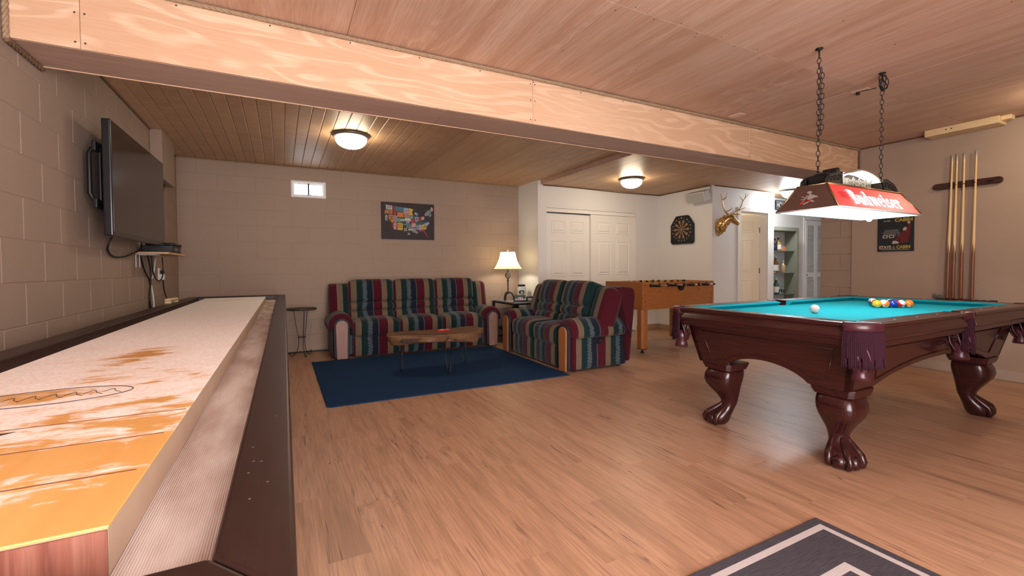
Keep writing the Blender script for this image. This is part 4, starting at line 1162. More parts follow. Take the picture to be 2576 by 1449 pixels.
for (x, y) in ((4.09, 1.88), (3.71, 2.69)):
    o = MB().box(x-.04, y-.06, ZC2-.0085, x+.04, y+.06, ZC2-.0004).build('ceiling_outlet', plain('ceiling_plate', (.60, .43, .33), .5), None, .003)
    tag(o, 'flat pale outlet plate on the ceiling beside the lamp cord' if x > 4 else 'flat pale cover plate on the ceiling close to the beam', 'outlet plate')

# ================================================================== right wall: cue rack, poster, board
CR = thing('cue_rack', 'two-piece dark wooden cue rack with four cues on the stucco wall', 'cue rack', (XR, 1.88, 0))
wood('rack_wood', (.035, .010, .010), (.020, .007, .007), (.05, .016, .015), 'y', 2, .25, .5, False, bump=0)
cuey = [2.000-1.88, 1.955-1.88, 1.895-1.88, 1.815-1.88]
prof = arc(.225, 0, .032, -PI/2, PI/2, 8)+arc(-.225, 0, .032, PI/2, 1.5*PI, 8)
MB().prism([(p[0], 1.910+p[1]) for p in prof], -.030, -.002, 'x').build('upper_bar', MT['rack_wood'], CR, .006, 3)
for y in cuey+[.12-.30, -.17]:
    MB().torus((0, 0, 0), .012, .0035, 14, 6, M=T(-.040, y, 1.910)).build('cue_clip', MBLK, CR)
for y in (-.19, .19): MB().lathe([(.0001, 0), (.006, .001), (.0001, .003)], 10, M=T(-.0305, y, 1.91) @ rot('Y', -PI/2)).build('screw', MBRASS, CR)
base = MB(); base.prism([(-.003, -.235), (-.075, -.205), (-.085, -.19), (-.085, .19), (-.075, .205), (-.003, .235)], .735, .758)
base.build('lower_shelf', MT['rack_wood'], CR, .005, 3)
for k in range(8): MB().lathe([(.0001, 0), (.015, 0), (.015, .0012), (.0001, .0012)], 14, (-.05, -.175+k*.05, .7582)).build('felt_pad', MPURE if k < 3 else MBLK, CR)
def m_cue():
    n = NT('maple_cue'); z = n.xyz(n.obj())
    pt = n.math('MULTIPLY', n.math('PINGPONG', n.math('ARCTAN2', z[0], z[1]), PI/4), .13)
    e_ = n.math('ADD', z[2], pt)
    c = n.ramp(n.math('DIVIDE', e_, 1.5), [(0, (.19, .065, .028)), (.375, (.72, .50, .24)), (.965, (.72, .50, .24)), (.968, (.8, .78, .72)), (.985, (.05, .08, .14))], 'CONSTANT')
    return n.fin(c, .3, 0, .5)
cm = MB().lathe([(.0001, 0), (.0145, .001), (.0150, .01), (.0138, .40), (.0108, .75), (.0085, 1.10), (.0064, 1.452), (.0055, 1.458), (.0001, 1.459)], 16).mesh('pool_cue', m_cue())
for i, y in enumerate(cuey):
    o = inst(cm, 'pool_cue', None, (XR-.050, 1.88+y, .7600), (0, -.010*0, 0))
    lean = (.022 if i == 0 else .012 if i == 1 else .004 if i == 2 else .012)
    o.rotation_euler = (lean*.6, .008, 0)
    tag(o, ['wooden pool cue nearest the poster in the wall rack', 'second wooden pool cue from the poster in the wall rack', 'third wooden pool cue from the poster in the wall rack', 'wooden pool cue farthest from the poster in the wall rack'][i], 'pool cue', 'cues in the wall rack')
o = thing('bridge_head', 'dark grey mechanical bridge head lying on the lower cue rack shelf', 'bridge head', (XR-.045, 2.065, .7585))
q = MB()
for dy, h in ((-.035, .030), (-.012, .042), (.012, .036), (.035, .05)):
    q.prism([(dy-.014, .0), (dy+.014, .0), (dy+.010, h), (dy, h-.010), (dy-.010, h)], -.006, .006, 'x')
q.build('bridge_teeth', MGREYM, o, .002)

PO = thing('cabin_poster', 'dark cabin poster with yellow lettering on the right wall behind the lamp', 'poster', (XR, 2.457, 1.258))
MPO = plain('poster_dark', (.010, .012, .018), .4, nscale=8, namp=.4)
MB().box(-.012, -.165, 0, -.001, .165, .455).build('poster_board', MPO, PO)
MYEL = plain('poster_yellow', (.42, .30, .045), .5); MCRM = plain('poster_cream', (.42, .36, .27), .5); MPRED = plain('poster_red', (.12, .008, .012), .5); MPGR = plain('poster_grey', (.085, .08, .085), .5)
def ptx(body, size, z, y, mat, sx=1, off=.002): return text('poster_lettering', body, size, mat, PO, on_wall(-.0125, y, z, '-x'), .0004, off, sx)
ptx('STAYS', .048, .045, .092, MCRM, .84); ptx('at', .020, .056, .012, MCRM, .9, .0005); ptx('the', .020, .038, .012, MCRM, .9, .0005); ptx('CABIN', .048, .046, -.075, MYEL, .88)
ptx('CABIN', .052, .345, -.075, MYEL, 1.05); ptx('HAPPENS', .040, .395, -.075, MCRM, .85); ptx('WHAT', .040, .395, .075, MCRM, 1.0); ptx('at the', .026, .345, .075, MCRM, 1.0, .0005)
def pshape(poly, mat, name, d=.0006): return MB().prism([(-y, z) for y, z in poly], -.0125-d, -.0122, 'x').build(name, mat, PO)
pshape([(-.13, .018), (.13, .018), (.13, .022), (-.13, .022)], MCRM, 'poster_rule')
# night cabin with two lit windows, a figure in red waving
pshape([(-.125, .20), (.02, .20), (.04, .245), (-.09, .245)], MPGR, 'poster_roof'); pshape([(-.105, .165), (.01, .165), (.01, .20), (-.105, .20)], MPGR, 'poster_wall', .0004)
for x in (-.115, -.055): pshape([(x, .150), (x+.045, .150), (x+.045, .185), (x, .185)], MCRM, 'poster_window', .0008); pshape([(x+.010, .158), (x+.035, .158), (x+.035, .178), (x+.010, .178)], MPO, 'poster_window', .0010)
pshape([(.045, .09), (.12, .10), (.13, .17), (.135, .22), (.14, .29), (.115, .30), (.11, .235), (.06, .215), (.02, .165), (-.01, .12), (.0, .11), (.045, .135)], MPRED, 'poster_figure', .0009)
pshape([(.07, .225), (.10, .23), (.105, .26), (.085, .265), (.07, .25)], MCRM, 'poster_face', .0011); pshape([(.11, .30), (.135, .302), (.13, .33), (.11, .322)], MCRM, 'poster_hand', .0011)
pshape([(-.03, .085), (.03, .085), (.035, .105), (-.01, .12), (-.02, .115)], MCRM, 'poster_paws', .0011); pshape([(.02, .215), (.04, .22), (.045, .20), (.03, .16), (.02, .17)], MPGR, 'poster_ear', .0011)

WBX = thing('wooden_light_box', 'long pale pine box fixed to the ceiling along the right wall', 'wooden box', (XR, 1.88, ZC2))
MB().box(-.20, -.268, -.066, -.014, .268, -.0005).build('box_body', MT['pine'], WBX, .003)
MB().box(-.15, -.335, -.040, -.060, -.2685, -.0005).build('box_end_block', MT['pine'], WBX, .003)
for y in (.1, .06): MB().lathe([(.0001, 0), (.007, .0005), (.0001, .001)], 10, M=T(-.2005, y, -.03) @ rot('Y', -PI/2)).build('knot', plain('knot', (.22, .1, .05), .6), WBX)

# ================================================================== foosball table
FT = thing('foosball_table', 'oak-coloured foosball table with black handles between loveseat and white wall', 'foosball table', (4.725, 4.61, 0))
OK_ = MT['oak_laminate']; fa, fb = .665, .36
MBLT = plain('black_bolt', (.01, .01, .01), .4, .3)
for s_ in (-1, 1):
    y0, y1 = (-fb, -fb+.025) if s_ < 0 else (fb-.025, fb)
    MB().box(-fa+.03, y0, .555, fa-.03, y1, .905).build('side_board', OK_, FT, .003)
    x0, x1 = (-fa, -fa+.03) if s_ < 0 else (fa-.03, fa)
    MB().box(x0, -fb-.001, .553, x1, fb+.001, .907).build('end_board', OK_, FT, .004)
MB().box(-fa+.03, -fb+.025, .72, fa-.03, fb-.025, .735).build('playfield', plain('field_green', (.01, .12, .04), .5), FT)
for sx in (-1, 1):
    for sy in (-1, 1):
        x, y = sx*(fa-.055), sy*(fb-.058)
        MB().prism([(x+.055*a, y+.058*b) for a, b in ((-1, -.6), (-.6, -1), (.6, -1), (1, -.6), (1, .6), (.6, 1), (-.6, 1), (-1, .6))], .055, .554).build('leg', OK_, FT, .004)
        MB().prism([(x+.056*a, y+.059*b) for a, b in ((-1, -.6), (-.6, -1), (.6, -1), (1, -.6), (1, .6), (.6, 1), (-.6, 1), (-1, .6))], .048, .056).build('leg_cap', MBLK, FT)
        MB().lathe([(.026, 0), (.026, .010), (.010, .016), (.010, .05)], 14, (x, y, 0)).build('leveller', MBLKM, FT)
bm_ = MB().lathe([(.0001, -.002), (.006, -.002), (.0075, .0005), (.0001, .001)], 10, M=rot('X', PI/2)).mesh('bolt', MBLT)
for x, z in ((-.62, .87), (-.62, .74), (-.61, .66), (-.61, .60), (-.36, .79), (0, .79), (.36, .79), (.63, .74), (.61, .66), (.61, .60)): inst(bm_, 'bolt', FT, (x, -fb-.0015, z))
men = MB(); men.puff(-.012, -.009, -.055, .012, .009, .03, .008, 3); men.sphere((0, 0, .042), .014, nu=10, nv=8); men.box(-.011, -.012, -.075, .011, .014, -.055)
MY = plain('figure_yellow', (.55, .30, .06), .4)
my_ = men.mesh('player_figure', MY); mk_ = men.mesh('player_figure', MBLK)
for k in range(8):
    x = -.52+k*.1486; sl = [.01, -.02, .025, .0, -.02, .02, -.01, .015][k]
    near = k % 2 == 0
    rd = bpy.data.objects.new('rod', MB().tube([(0, -fb-.135+sl, 0), (0, fb+.135+sl, 0)], .008, 10).mesh('rod', MCHROME)); C.objects.link(rd); rd.parent = FT; rd.location = (x, 0, .865)
    ye = (-fb-.135+sl) if near else (fb+.135+sl); d_ = 1 if near else -1
    MB().lathe([(.013, 0), (.017, .01), (.015, .03), (.018, .05), (.015, .07), (.017, .095), (.012, .11)], 14, M=T(0, ye-.012*d_, 0) @ rot('X', -PI/2*d_)).build('handle', MBLK, rd)
    oe = (fb+.135+sl) if near else (-fb-.135+sl)
    MB().lathe([(.012, -.012), (.012, .012)], 12, M=T(0, oe, 0) @ rot('X', PI/2)).build('rod_cap', MBLK, rd)
    for s_ in (-1, 1): MB().lathe([(.024, -.008), (.024, .004), (.014, .012), (.010, .012)], 14, M=T(0, s_*(fb+.006), 0) @ rot('X', PI/2)).build('bearing', MBLK, rd)
    n_ = [1, 2, 3, 5, 5, 3, 2, 1][k]
    for j in range(n_): inst(my_ if k in (0, 1, 3, 5) else mk_, 'player_figure', rd, (0, (j-(n_-1)/2)*.115+sl, 0), (0, .25*(-1)**k, 0))
MB().prism(arc(0, .835, .045, PI, 2*PI, 10)+[(.05, .86), (-.05, .86)], -fb-.035, -fb-.001, 'y').build('ball_cup', MBLK, FT, .004)

# ================================================================== closet doors
def six_panel(name, W_, H_, thick, mat, parent=None):
    """panel door, local x 0..W, front face at y=0 looking to -y"""
    d_ = MB().box(0, 0, 0, W_, thick, H_).build(name, mat, parent, .002)
    st = .105*W_/.76; cols = ((st, W_/2-st*.42), (W_/2+st*.42, W_-st))
    rws = ((H_-.115-.19, H_-.115), (H_-.43-.555, H_-.43), (.23, H_-.43-.555-.14))
    for a, b in cols:
        for c, e in rws:
            q = MB()
            q.loft([[(a+t, y, c+t), (b-t, y, c+t), (b-t, y, e-t), (a+t, y, e-t)] for t, y in ((0, .0005), (.007, -.007), (.014, -.0002), (.030, -.0005), (.046, -.010))], smooth=False)
            q.build('door_panel', mat, d_)
    return d_
D1 = struct(six_panel('door_1', .868, 1.945, .03, MDOOR)); D1.location = (DX0+.001, YCL+.055, .012)
D2 = struct(six_panel('door_2', .945, 1.955, .03, MDOOR)); D2.location = (4.506, YCL+.020, .012)
for D_, x in ((D1, .06), (D2, .885)):
    MB().lathe([(.0001, .004), (.020, .004), (.026, -.001), (.028, .001), (.028, .004)], 20, M=T(x, 0, .95) @ rot('X', -PI/2)).build('finger_pull', MTRIM, D_)
TR = struct(MB().box(DX0+.001, YCL+.004, 1.968, DX1-.001, YCL+.016, DZ-.004).build('trim_12', MDOOR, None, .002))
MB().box(DX0+.001, YCL+.0165, 1.975, DX1-.001, YCL+.09, 1.99).build('track', MGREYM, TR)

# ================================================================== dart board
DB = thing('dart_board', 'black electronic dart board with tan wedges on the white wall', 'dart board', (XD, 5.31, 1.72), 0)
DW, DH = .235, .235
ol = [(-.235, -.205), (-.205, -.235), (.205, -.235), (.235, -.205), (.235, .085), (.13, .225), (.10, .235), (-.10, .235), (-.13, .225), (-.235, .085)]
MB().prism(ol, -.045, -.001, 'x').build('cabinet', MBLK, DB, .010, 3)
def wedge(r0_, r1_, k, mat, name, h):
    a0_, a1_ = PI/2+(k-.5)*PI/10+.012, PI/2+(k+.5)*PI/10-.012
    p_ = arc(0, .005, r1_, a0_, a1_, 4)+list(reversed(arc(0, .005, r0_, a0_, a1_, 4)))
    MB().prism(p_, -.0455-h, -.0450, 'x').build(name, mat, DB)
MTANW = plain('dart_tan', (.32, .19, .09), .6); MDRED = plain('dart_red', (.13, .010, .014), .5); MDGR = plain('dart_green', (.012, .06, .03), .5); MDK = plain('dart_black', (.006, .006, .007), .6)
for k in range(20):
    m_ = MTANW if k % 2 else MDK
    wedge(.020, .088, k, m_, 'inner_wedge', .0012); wedge(.100, .150, k, m_, 'outer_wedge', .0012)
    rm = MDGR if k % 2 else MDRED
    wedge(.090, .098, k, rm, 'triple_wedge', .0010); wedge(.152, .160, k, rm, 'double_wedge', .0010)
MB().prism(arc(0, .005, .017, 0, 2*PI-.3, 18), -.0468, -.045, 'x').build('bullseye', MTANW, DB)
nums = [20, 1, 18, 4, 13, 6, 10, 15, 2, 17, 3, 19, 7, 16, 8, 11, 14, 9, 12, 5]
for k, nn_ in enumerate(nums):
    a = PI/2-k*PI/10
    text('score_number', str(nn_), .030, MCRM, DB, on_wall(-.0455, -.190*math.cos(a), .005+.190*math.sin(a), '-x'), .0004, .001)

# ================================================================== stag head
ST = thing('stag_head', 'golden stag head trophy with branching antlers on the hall wall', 'wall sculpture', (6.06, YA, 1.80), .0)
# head turned towards the hall; neck plate on the wall
lo = []
def ring(c, rx, rz, tx, n_=16):
    """section centred at c facing along tx (unit dir in xy plane)"""
    c = Vector(c); t_ = Vector(tx).normalized(); s_ = Vector((0, 0, 1)).cross(t_).normalized(); u_ = t_.cross(s_)
    return [tuple(c+s_*(rx*math.cos(2*PI*k/n_))+u_*(rz*math.sin(2*PI*k/n_))) for k in range(n_)]
secs = [((.050, -.004, -.090), .062, .112, (0, -1, 0)), ((.050, -.030, -.085), .070, .116, (.05, -1, .1)), ((.058, -.070, -.055), .072, .100, (.15, -1, .35)), ((.072, -.105, -.012), .066, .080, (.3, -1, .5)), ((.090, -.132, .030), .060, .068, (.5, -.8, .35)),
        ((.112, -.155, .052), .060, .062, (.75, -.65, -.1)), ((.138, -.175, .040), .055, .058, (.8, -.6, -.4)), ((.162, -.193, .018), .047, .050, (.8, -.6, -.55)), ((.184, -.209, -.006), .039, .042, (.8, -.6, -.6)), ((.204, -.224, -.026), .036, .037, (.8, -.6, -.55)), ((.220, -.235, -.040), .028, .028, (.8, -.6, -.45)), ((.228, -.241, -.046), .010, .010, (.8, -.6, -.45))]
HD = MB().loft([ring(*q) for q in secs]).build('head', MGOLD, ST)
cl = MB(); rn = random.Random(3)
for k in range(150):
    a = rn.uniform(0, 2*PI); q = rn.uniform(0, 4.6)
    i_ = int(q); f_ = q-i_
    c0, c1 = Vector(secs[i_][0]), Vector(secs[i_+1][0]); cc_ = c0+(c1-c0)*f_
    rx_ = secs[i_][1]+(secs[i_+1][1]-secs[i_][1])*f_; rz_ = secs[i_][2]+(secs[i_+1][2]-secs[i_][2])*f_
    pt_ = ring(tuple(cc_), rx_*.98, rz_*.98, secs[i_][3], 64)[int(a/(2*PI)*64) % 64]
    cl.sphere(pt_, rn.uniform(.007, .012), (1, .9, 1.9), 8, 6)
cl.build('mane', MGOLD, HD)
for s_ in (-1, 1):
    side = Vector((.6, .8, 0))*s_      # the head's own left and right
    b0 = Vector((.100, -.140, .098))+side*.030
    ear = MB(); e0 = Vector((.085, -.125, .075))+side*.045
    ear.tube([tuple(e0), tuple(e0+side*.035+Vector((0, 0, .012))), tuple(e0+side*.075+Vector((0, 0, .010))), tuple(e0+side*.095+Vector((0, 0, .0)))], [.012, .020, .014, .003], 8)
    ear.build('ear', MGOLD, HD)
    MB().sphere(tuple(Vector((.140, -.178, .068))+side*.046), .011, nu=10, nv=8).build('eye', plain('dark_eye', (.08, .05, .02), .2, .5) if s_ < 0 else bpy.data.materials['dark_eye'], HD)
    if s_ == -1:
        beam = [b0, b0+Vector((-.045, .02, .05)), b0+Vector((-.085, .03, .14)), b0+Vector((-.105, .03, .23)), b0+Vector((-.14, .03, .32))]
        tines = [(1, [(0, 0, 0), (.06, -.02, .02), (.105, -.03, .05), (.105, -.03, .10)]), (3, [(0, 0, 0), (.05, -.01, .02), (.075, -.02, .06), (.085, -.02, .105)]), (0, [(0, 0, 0), (.04, -.05, .02), (.06, -.07, .05)])]
    else:
        beam = [b0, b0+Vector((.13, .0, .02)), b0+Vector((.28, .02, .085)), b0+Vector((.38, .03, .18)), b0+Vector((.42, .03, .26)), b0+Vector((.54, .02, .37))]
        tines = [(2, [(0, 0, 0), (.07, -.01, .03), (.15, -.02, .06)]), (4, [(0, 0, 0), (-.03, 0, .02), (-.09, 0, .06)]), (4, [(0, 0, 0), (.05, 0, .05), (.06, 0, .12)]), (1, [(0, 0, 0), (.06, -.04, .0), (.12, -.06, .0)]), (0, [(0, 0, 0), (.03, -.05, .03), (.05, -.07, .07)])]
    an = MB(); bp_ = smooth_path([tuple(p) for p in beam], 5)
    an.tube(bp_, [.0135-.009*i/(len(bp_)-1) for i in range(len(bp_))], 8)
    for i, t_ in tines:
        p0 = beam[i]; tp_ = smooth_path([tuple(p0+Vector(q)) for q in t_], 4)
        an.tube(tp_, [.009-.006*k/(len(tp_)-1) for k in range(len(tp_))], 6)
    an.build('antler', MGOLD, HD)
MB().torus((0, 0, 0), .018, .0035, 16, 6, M=T(.215, -.205, -.005) @ rot('X', PI/2)).build('nose_ring', MGOLD, HD)

# wall speaker
SP = thing('wall_speaker', 'white wedge-shaped loudspeaker mounted high beside the stag head', 'speaker', (XD, 4.92, 2.20), 0)
Ms = T(-.115, 0, 0) @ rot('Y', -.35)
MB().prism([(-.17, -.075), (.17, -.075), (.17, .085), (-.17, .085)], -.07, .07, 'x', M=Ms).build('speaker_case', plain('speaker_white', (.60, .58, .55), .5), SP, .012, 3)
MB().prism([(-.158, -.064), (.158, -.064), (.158, .072), (-.158, .072)], -.0735, -.0705, 'x', M=Ms).build('grille', plain('speaker_grille', (.40, .39, .37), .7, bump=.5, bs=400), SP, .003)
MB().tube([(-.004, 0, .03), (-.05, 0, .02), (-.08, 0, 0)], .012, 8).build('bracket', MTRIM, SP)
MB().tube(smooth_path([(-.03, -.12, .08), (-.02, -.15, .12), (-.02, -.165, .155)], 5), .004, 6).build('speaker_cable', MBLK, SP)

# ================================================================== hall door with casing
HC = struct(MB().box(OX0-.065, YA-.016, 0, OX0+.008, YA-.0005, OZ+.058).build('door_3', MDOOR, None, .003))
MB().box(OX1-.008, YA-.016, 0, OX1+.065, YA-.0005, OZ+.058).build('casing', MDOOR, HC, .003)
MB().box(OX0+.008, YA-.016, OZ-.008, OX1-.008, YA-.0005, OZ+.058).build('casing', MDOOR, HC, .003)
MB().box(OX0+.0005, YA, 0, OX0+.016, YA+.12, OZ-.0005).build('jamb', MDOOR, HC); MB().box(OX1-.016, YA, 0, OX1-.0005, YA+.12, OZ-.0005).build('jamb', MDOOR, HC); MB().box(OX0+.016, YA, OZ-.016, OX1-.016, YA+.12, OZ-.0005).build('jamb', MDOOR, HC)
lf = six_panel('door_leaf', .70, 1.985, .035, m_white('cream_door_warm_light', (.86, .77, .60), 30, .03), HC)  # cream paint made warmer: the warm light is put into its colour
ang_ = math.radians(38)
lf.matrix_local = T(OX1-.02, YA+.125, .008) @ rot('Z', -ang_) @ T(-.70, 0, 0)
for z in (.30, 1.02, 1.72): MB().box(.69, -.004, z-.045, .712, .012, z+.045).build('hinge', MGREYM, lf, .002)

# ================================================================== nook: mirrored cabinet, bottles, louvred doors, sign
NB = thing('display_cabinet', 'grey-green framed wall cabinet with glass shelves and mirror in the white nook', 'cabinet', (8.13, YN, 0))
MGG = plain('sage_frame', (.22, .22, .165), .5)
for x0, x1, z0, z1 in ((-.47, .43, 1.745, 1.815), (-.47, .43, .25, .33), (-.47, -.40, .33, 1.745), (.365, .43, .33, 1.745)): MB().box(x0, -.235, z0, x1, -.195, z1).build('frame_piece', MGG, NB, .005)
MB().box(-.40, -.006, .33, .365, -.001, 1.745).build('painted_mirror_back', plain('mirror', (.62, .64, .65), .25, .15), NB)  # dull pale grey: the reflection of white walls is put into the colour
MB().box(-.42, -.195, .30, -.40, -.001, 1.76).build('cabinet_side', plain('dark_cabinet', (.05, .045, .04), .4), NB); MB().box(.365, -.195, .30, .385, -.001, 1.76).build('cabinet_side', MGG, NB)
MB().box(-.42, -.195, 1.745, .385, -.001, 1.765).build('cabinet_top', MGG, NB); MB().box(-.42, -.195, .30, .385, -.001, .33).build('cabinet_floor', MGG, NB)
SHZ = (1.386, .985, .590)
for z in SHZ: MB().box(-.399, -.190, z-.008, .364, -.008, z).build('glass_shelf', plain('green_glass', (.25, .4, .36), .08, Transmission_Weight=.6) if 'green_glass' not in bpy.data.materials else bpy.data.materials['green_glass'], NB)
def bottle(name, label, x, z, h, r, body, cap, labc, shape='round', ny=-.10):
    B_ = thing(name, label, 'bottle', (8.13+x, YN+ny, z+.0006))
    pr = [(r*.92, 0), (r, .006), (r, h*.56), (r*.85, h*.64), (r*.38, h*.73), (r*.34, h*.90)]
    MB().lathe(pr, 6 if shape == 'square' else 18, smooth=shape != 'square').build('glass_body', body, B_)
    MB().lathe([(r*.42, h*.89), (r*.42, h)], 12).build('cap', cap, B_)
    if labc: MB().lathe([(r*1.012, h*.12), (r*1.012, h*.48)], 6 if shape == 'square' else 18, smooth=False, cap=False).build('paper_label', labc, B_)
    return B_
G_AMB = plain('amber_bottle', (.12, .035, .010), .1, spec=.7); G_GRN = plain('green_bottle', (.03, .09, .06), .1, spec=.7); G_CLR = plain('tan_bottle', (.42, .25, .12), .12, spec=.7); G_DRK = plain('dark_bottle', (.015, .012, .02), .1, spec=.7); G_GOLD = plain('gold_liquor', (.35, .17, .03), .1, spec=.7)
CAPW = plain('cap_white', (.6, .58, .55), .4); CAPR = plain('cap_red', (.5, .03, .02), .4); LABW = plain('label_white', (.6, .57, .52), .6); LABO = plain('label_orange', (.62, .18, .06), .6)
bottle('liquor_bottle', 'dark bottle with white label on the middle shelf of the nook cabinet', -.06, SHZ[1], .30, .052, G_AMB, CAPW, LABW, 'square')
bottle('liquor_bottle', 'short tan wicker-like bottle on the middle shelf of the nook cabinet', .17, SHZ[1], .22, .045, G_CLR, CAPW, None)
bottle('liquor_bottle', 'golden bottle with pale label on the top shelf of the nook cabinet', .02, SHZ[0], .24, .05, G_GOLD, G_AMB, LABW)
bottle('liquor_bottle', 'dark blue-black bottle at the top shelf edge of the nook cabinet', -.09, SHZ[0], .25, .045, G_DRK, CAPW, None)
bottle('liquor_bottle', 'green bottle with white label on the lowest shelf of the nook cabinet', -.04, SHZ[2], .29, .055, G_GRN, CAPW, LABW)
bottle('liquor_bottle', 'slim clear bottle beside the green one in the nook cabinet', -.16, SHZ[2], .24, .04, G_CLR, CAPR, None)
o = MB().box(-.03, -.02, 0, .03, .02, .075).build('small_carton', LABO, None, .002, loc=(8.13+.09, YN-.16, SHZ[0]+.0006)); tag(o, 'small orange and white carton on the top shelf of the nook cabinet', 'carton')
gm = MB().lathe([(.026, 0), (.032, .085), (.029, .085), (.024, .006), (.0001, .006)], 16).mesh('drinking_glass', MGLASS)
for k, (x, y) in enumerate(((.13, -.08), (.06, -.165), (-.02, -.17))):
    o = inst(gm, 'drinking_glass', None, (8.13+x, YN+y, SHZ[2]+.0006)); tag(o, ['clear tumbler right of the green bottle in the nook cabinet', 'clear tumbler in front of the green bottle in the nook cabinet', 'clear tumbler left of two others in the nook cabinet'][k], 'glass', 'tumblers on the lowest nook shelf')
o = MB().box(-.09, -.05, 0, .05, .05, .018).build('wooden_tray', MT['shelf_pine'], None, .003, loc=(8.13-.20, YN-.11, SHZ[1]+.0006)); tag(o, 'small wooden tray on the middle shelf of the nook cabinet', 'tray')

# louvred folding doors
LD = struct(MB().box(9.095, YN-.020, 0, 9.14, YN-.0005, 2.06).build('door_4', MTRIM, None, .003))
MB().box(9.85, YN-.020, 0, 9.895, YN-.0005, 2.06).build('casing', MTRIM, LD, .003); MB().box(9.14, YN-.020, 2.015, 9.85, YN-.0005, 2.06).build('casing', MTRIM, LD, .003)
sl = MB().box(-.115, -.012, -.003, .115, .012, .003, M=rot('X', .6)).mesh('louvre_slat', MTRIM)
for i, x0 in enumerate((9.145, 9.497)):
    lf2 = bpy.data.objects.new('door_leaf', MB().box(0, -.028, .02, .052, -.002, 2.0).mesh('stile', MTRIM)); C.objects.link(lf2); lf2.parent = LD; lf2.location = (x0, YN-.001, 0)
    MB().box(.296, -.028, .02, .348, -.002, 2.0).build('stile', MTRIM, lf2, .003)
    for z0, z1 in ((.02, .14), (.88, .98), (1.90, 2.0)): MB().box(.052, -.028, z0, .296, -.002, z1).build('door_rail', MTRIM, lf2, .002)
    for z0, z1 in ((.14, .88), (.98, 1.90)):
        z = z0+.016
        while z < z1-.010: inst(sl, 'louvre_slat', lf2, (.174, -.015, z)); z += .027
    if i == 0: MB().sphere((.025, -.042, .93), .014).build('knob', MGREYM, lf2)

SG = thing('word_sign', 'black word sign with white letters high on the nook wall', 'sign', (8.49, YN, 2.245))
MB().box(-.30, -.022, -.090, .30, -.002, .090).build('sign_board', plain('sign_black', (.016, .018, .026), .5), SG, .003)
MB().box(-.285, -.0232, .066, .285, -.0222, .072).build('sign_rule', MTRIM, SG); MB().box(-.285, -.0232, -.072, .285, -.0222, -.066).build('sign_rule', MTRIM, SG)
text('sign_lettering', 'HOME', .150, MTRIM, SG, on_wall(-.275, -.0225, -.002, '-y'), .0006, .004, .72, 'LEFT')

# ================================================================== end table, lamp, jar, boxes
ET = thing('end_table', 'black end table with glass-like top between sofa and loveseat', 'end table', (3.20, 6.06, 0))
tx, ty = .23, .37
MB().box(-tx, -ty, .560, tx, ty, .585).build('table_frame', MBLK, ET, .004); MB().box(-tx+.02, -ty+.02, .5855, tx-.02, ty-.02, .600).build('table_top', plain('pale_top', (.30, .32, .35), .12), ET, .003)
for sx in (-1, 1):
    for sy in (-1, 1): MB().box(sx*(tx-.02)-.018, sy*(ty-.02)-.018, 0, sx*(tx-.02)+.018, sy*(ty-.02)+.018, .56).build('leg', MBLK, ET, .003)
MB().box(-tx+.02, -ty+.02, .16, tx-.02, ty-.02, .18).build('lower_shelf', MBLK, ET, .003)
TL = thing('table_lamp', 'wrought iron table lamp with flared cream shade on the end table', 'lamp', (3.09, 6.10, .6005))
for k in range(3):
    a = PI*.55+k*2*PI/3; c, s_ = math.cos(a), math.sin(a)
    MB().tube(smooth_path([(.012*c, .012*s_, .125), (.05*c, .05*s_, .118), (.085*c, .085*s_, .06), (.09*c, .09*s_, .018), (.10*c, .10*s_, .018)], 5), .012, 8).build('leg', MIRON, TL)
MB().lathe([(.0001, .10), (.013, .10), (.013, .125), (.010, .13), (.010, .30), (.016, .305), (.016, .315), (.010, .325), (.009, .335)], 14).build('stem', MIRON, TL)
cg_ = MB()
for k in range(6):
    pts = []
    for i in range(13):
        t_ = i/12; a = 2*PI*k/6+t_*2.6; r_ = .006+.036*math.sin(PI*t_)
        pts.append((r_*math.cos(a), r_*math.sin(a), .335+.115*t_))
    cg_.tube(pts, .004, 5)
cg_.build('twisted_cage', MIRON, TL)
MB().lathe([(.012, .445), (.008, .465), (.008, .52), (.014, .525), (.014, .56)], 12).build('socket', MIRON, TL)
MSHADE = NT('lamp_shade'); MSHADE = MSHADE.fin((.80, .72, .52), .8, Emission_Color=(1, .86, .56, 1), Emission_Strength=.0, Transmission_Weight=0)
def m_shade():
    n = NT('fabric_shade')
    tr = n.nd('BsdfTranslucent', {'Color': (.85, .74, .50, 1)}); df = n.nd('BsdfDiffuse', {'Color': (.80, .72, .55, 1)})
    mx = n.nd('MixShader', {0: .62}); n.t.links.new(df.outputs[0], mx.inputs[1]); n.t.links.new(tr.outputs[0], mx.inputs[2]); n.t.links.new(mx.outputs[0], n.o.inputs[0])
    return n.m
shp = [(.222, .485), (.195, .52), (.165, .57), (.142, .62), (.125, .68), (.113, .745)]
def scallop(mb, off):
    lo = []
    for r_, z in shp:
        lo.append([((r_+off)*(1-.02*(1-abs(math.cos(3*2*PI*k/48))))*math.cos(2*PI*k/48), (r_+off)*(1-.02*(1-abs(math.cos(3*2*PI*k/48))))*math.sin(2*PI*k/48), z) for k in range(48)])
    return mb.loft(lo, cap=False)
shd = MB(); scallop(shd, 0); shd.build('lamp_shade', m_shade(), TL)
for k in range(6):
    a = 2*PI*k/6+.4; MB().tube([(r_*1.004*math.cos(a), r_*1.004*math.sin(a), z) for r_, z in shp], .0018, 5).build('shade_seam', plain('seam', (.35, .28, .16), .7) if 'seam' not in bpy.data.materials else bpy.data.materials['seam'], TL)
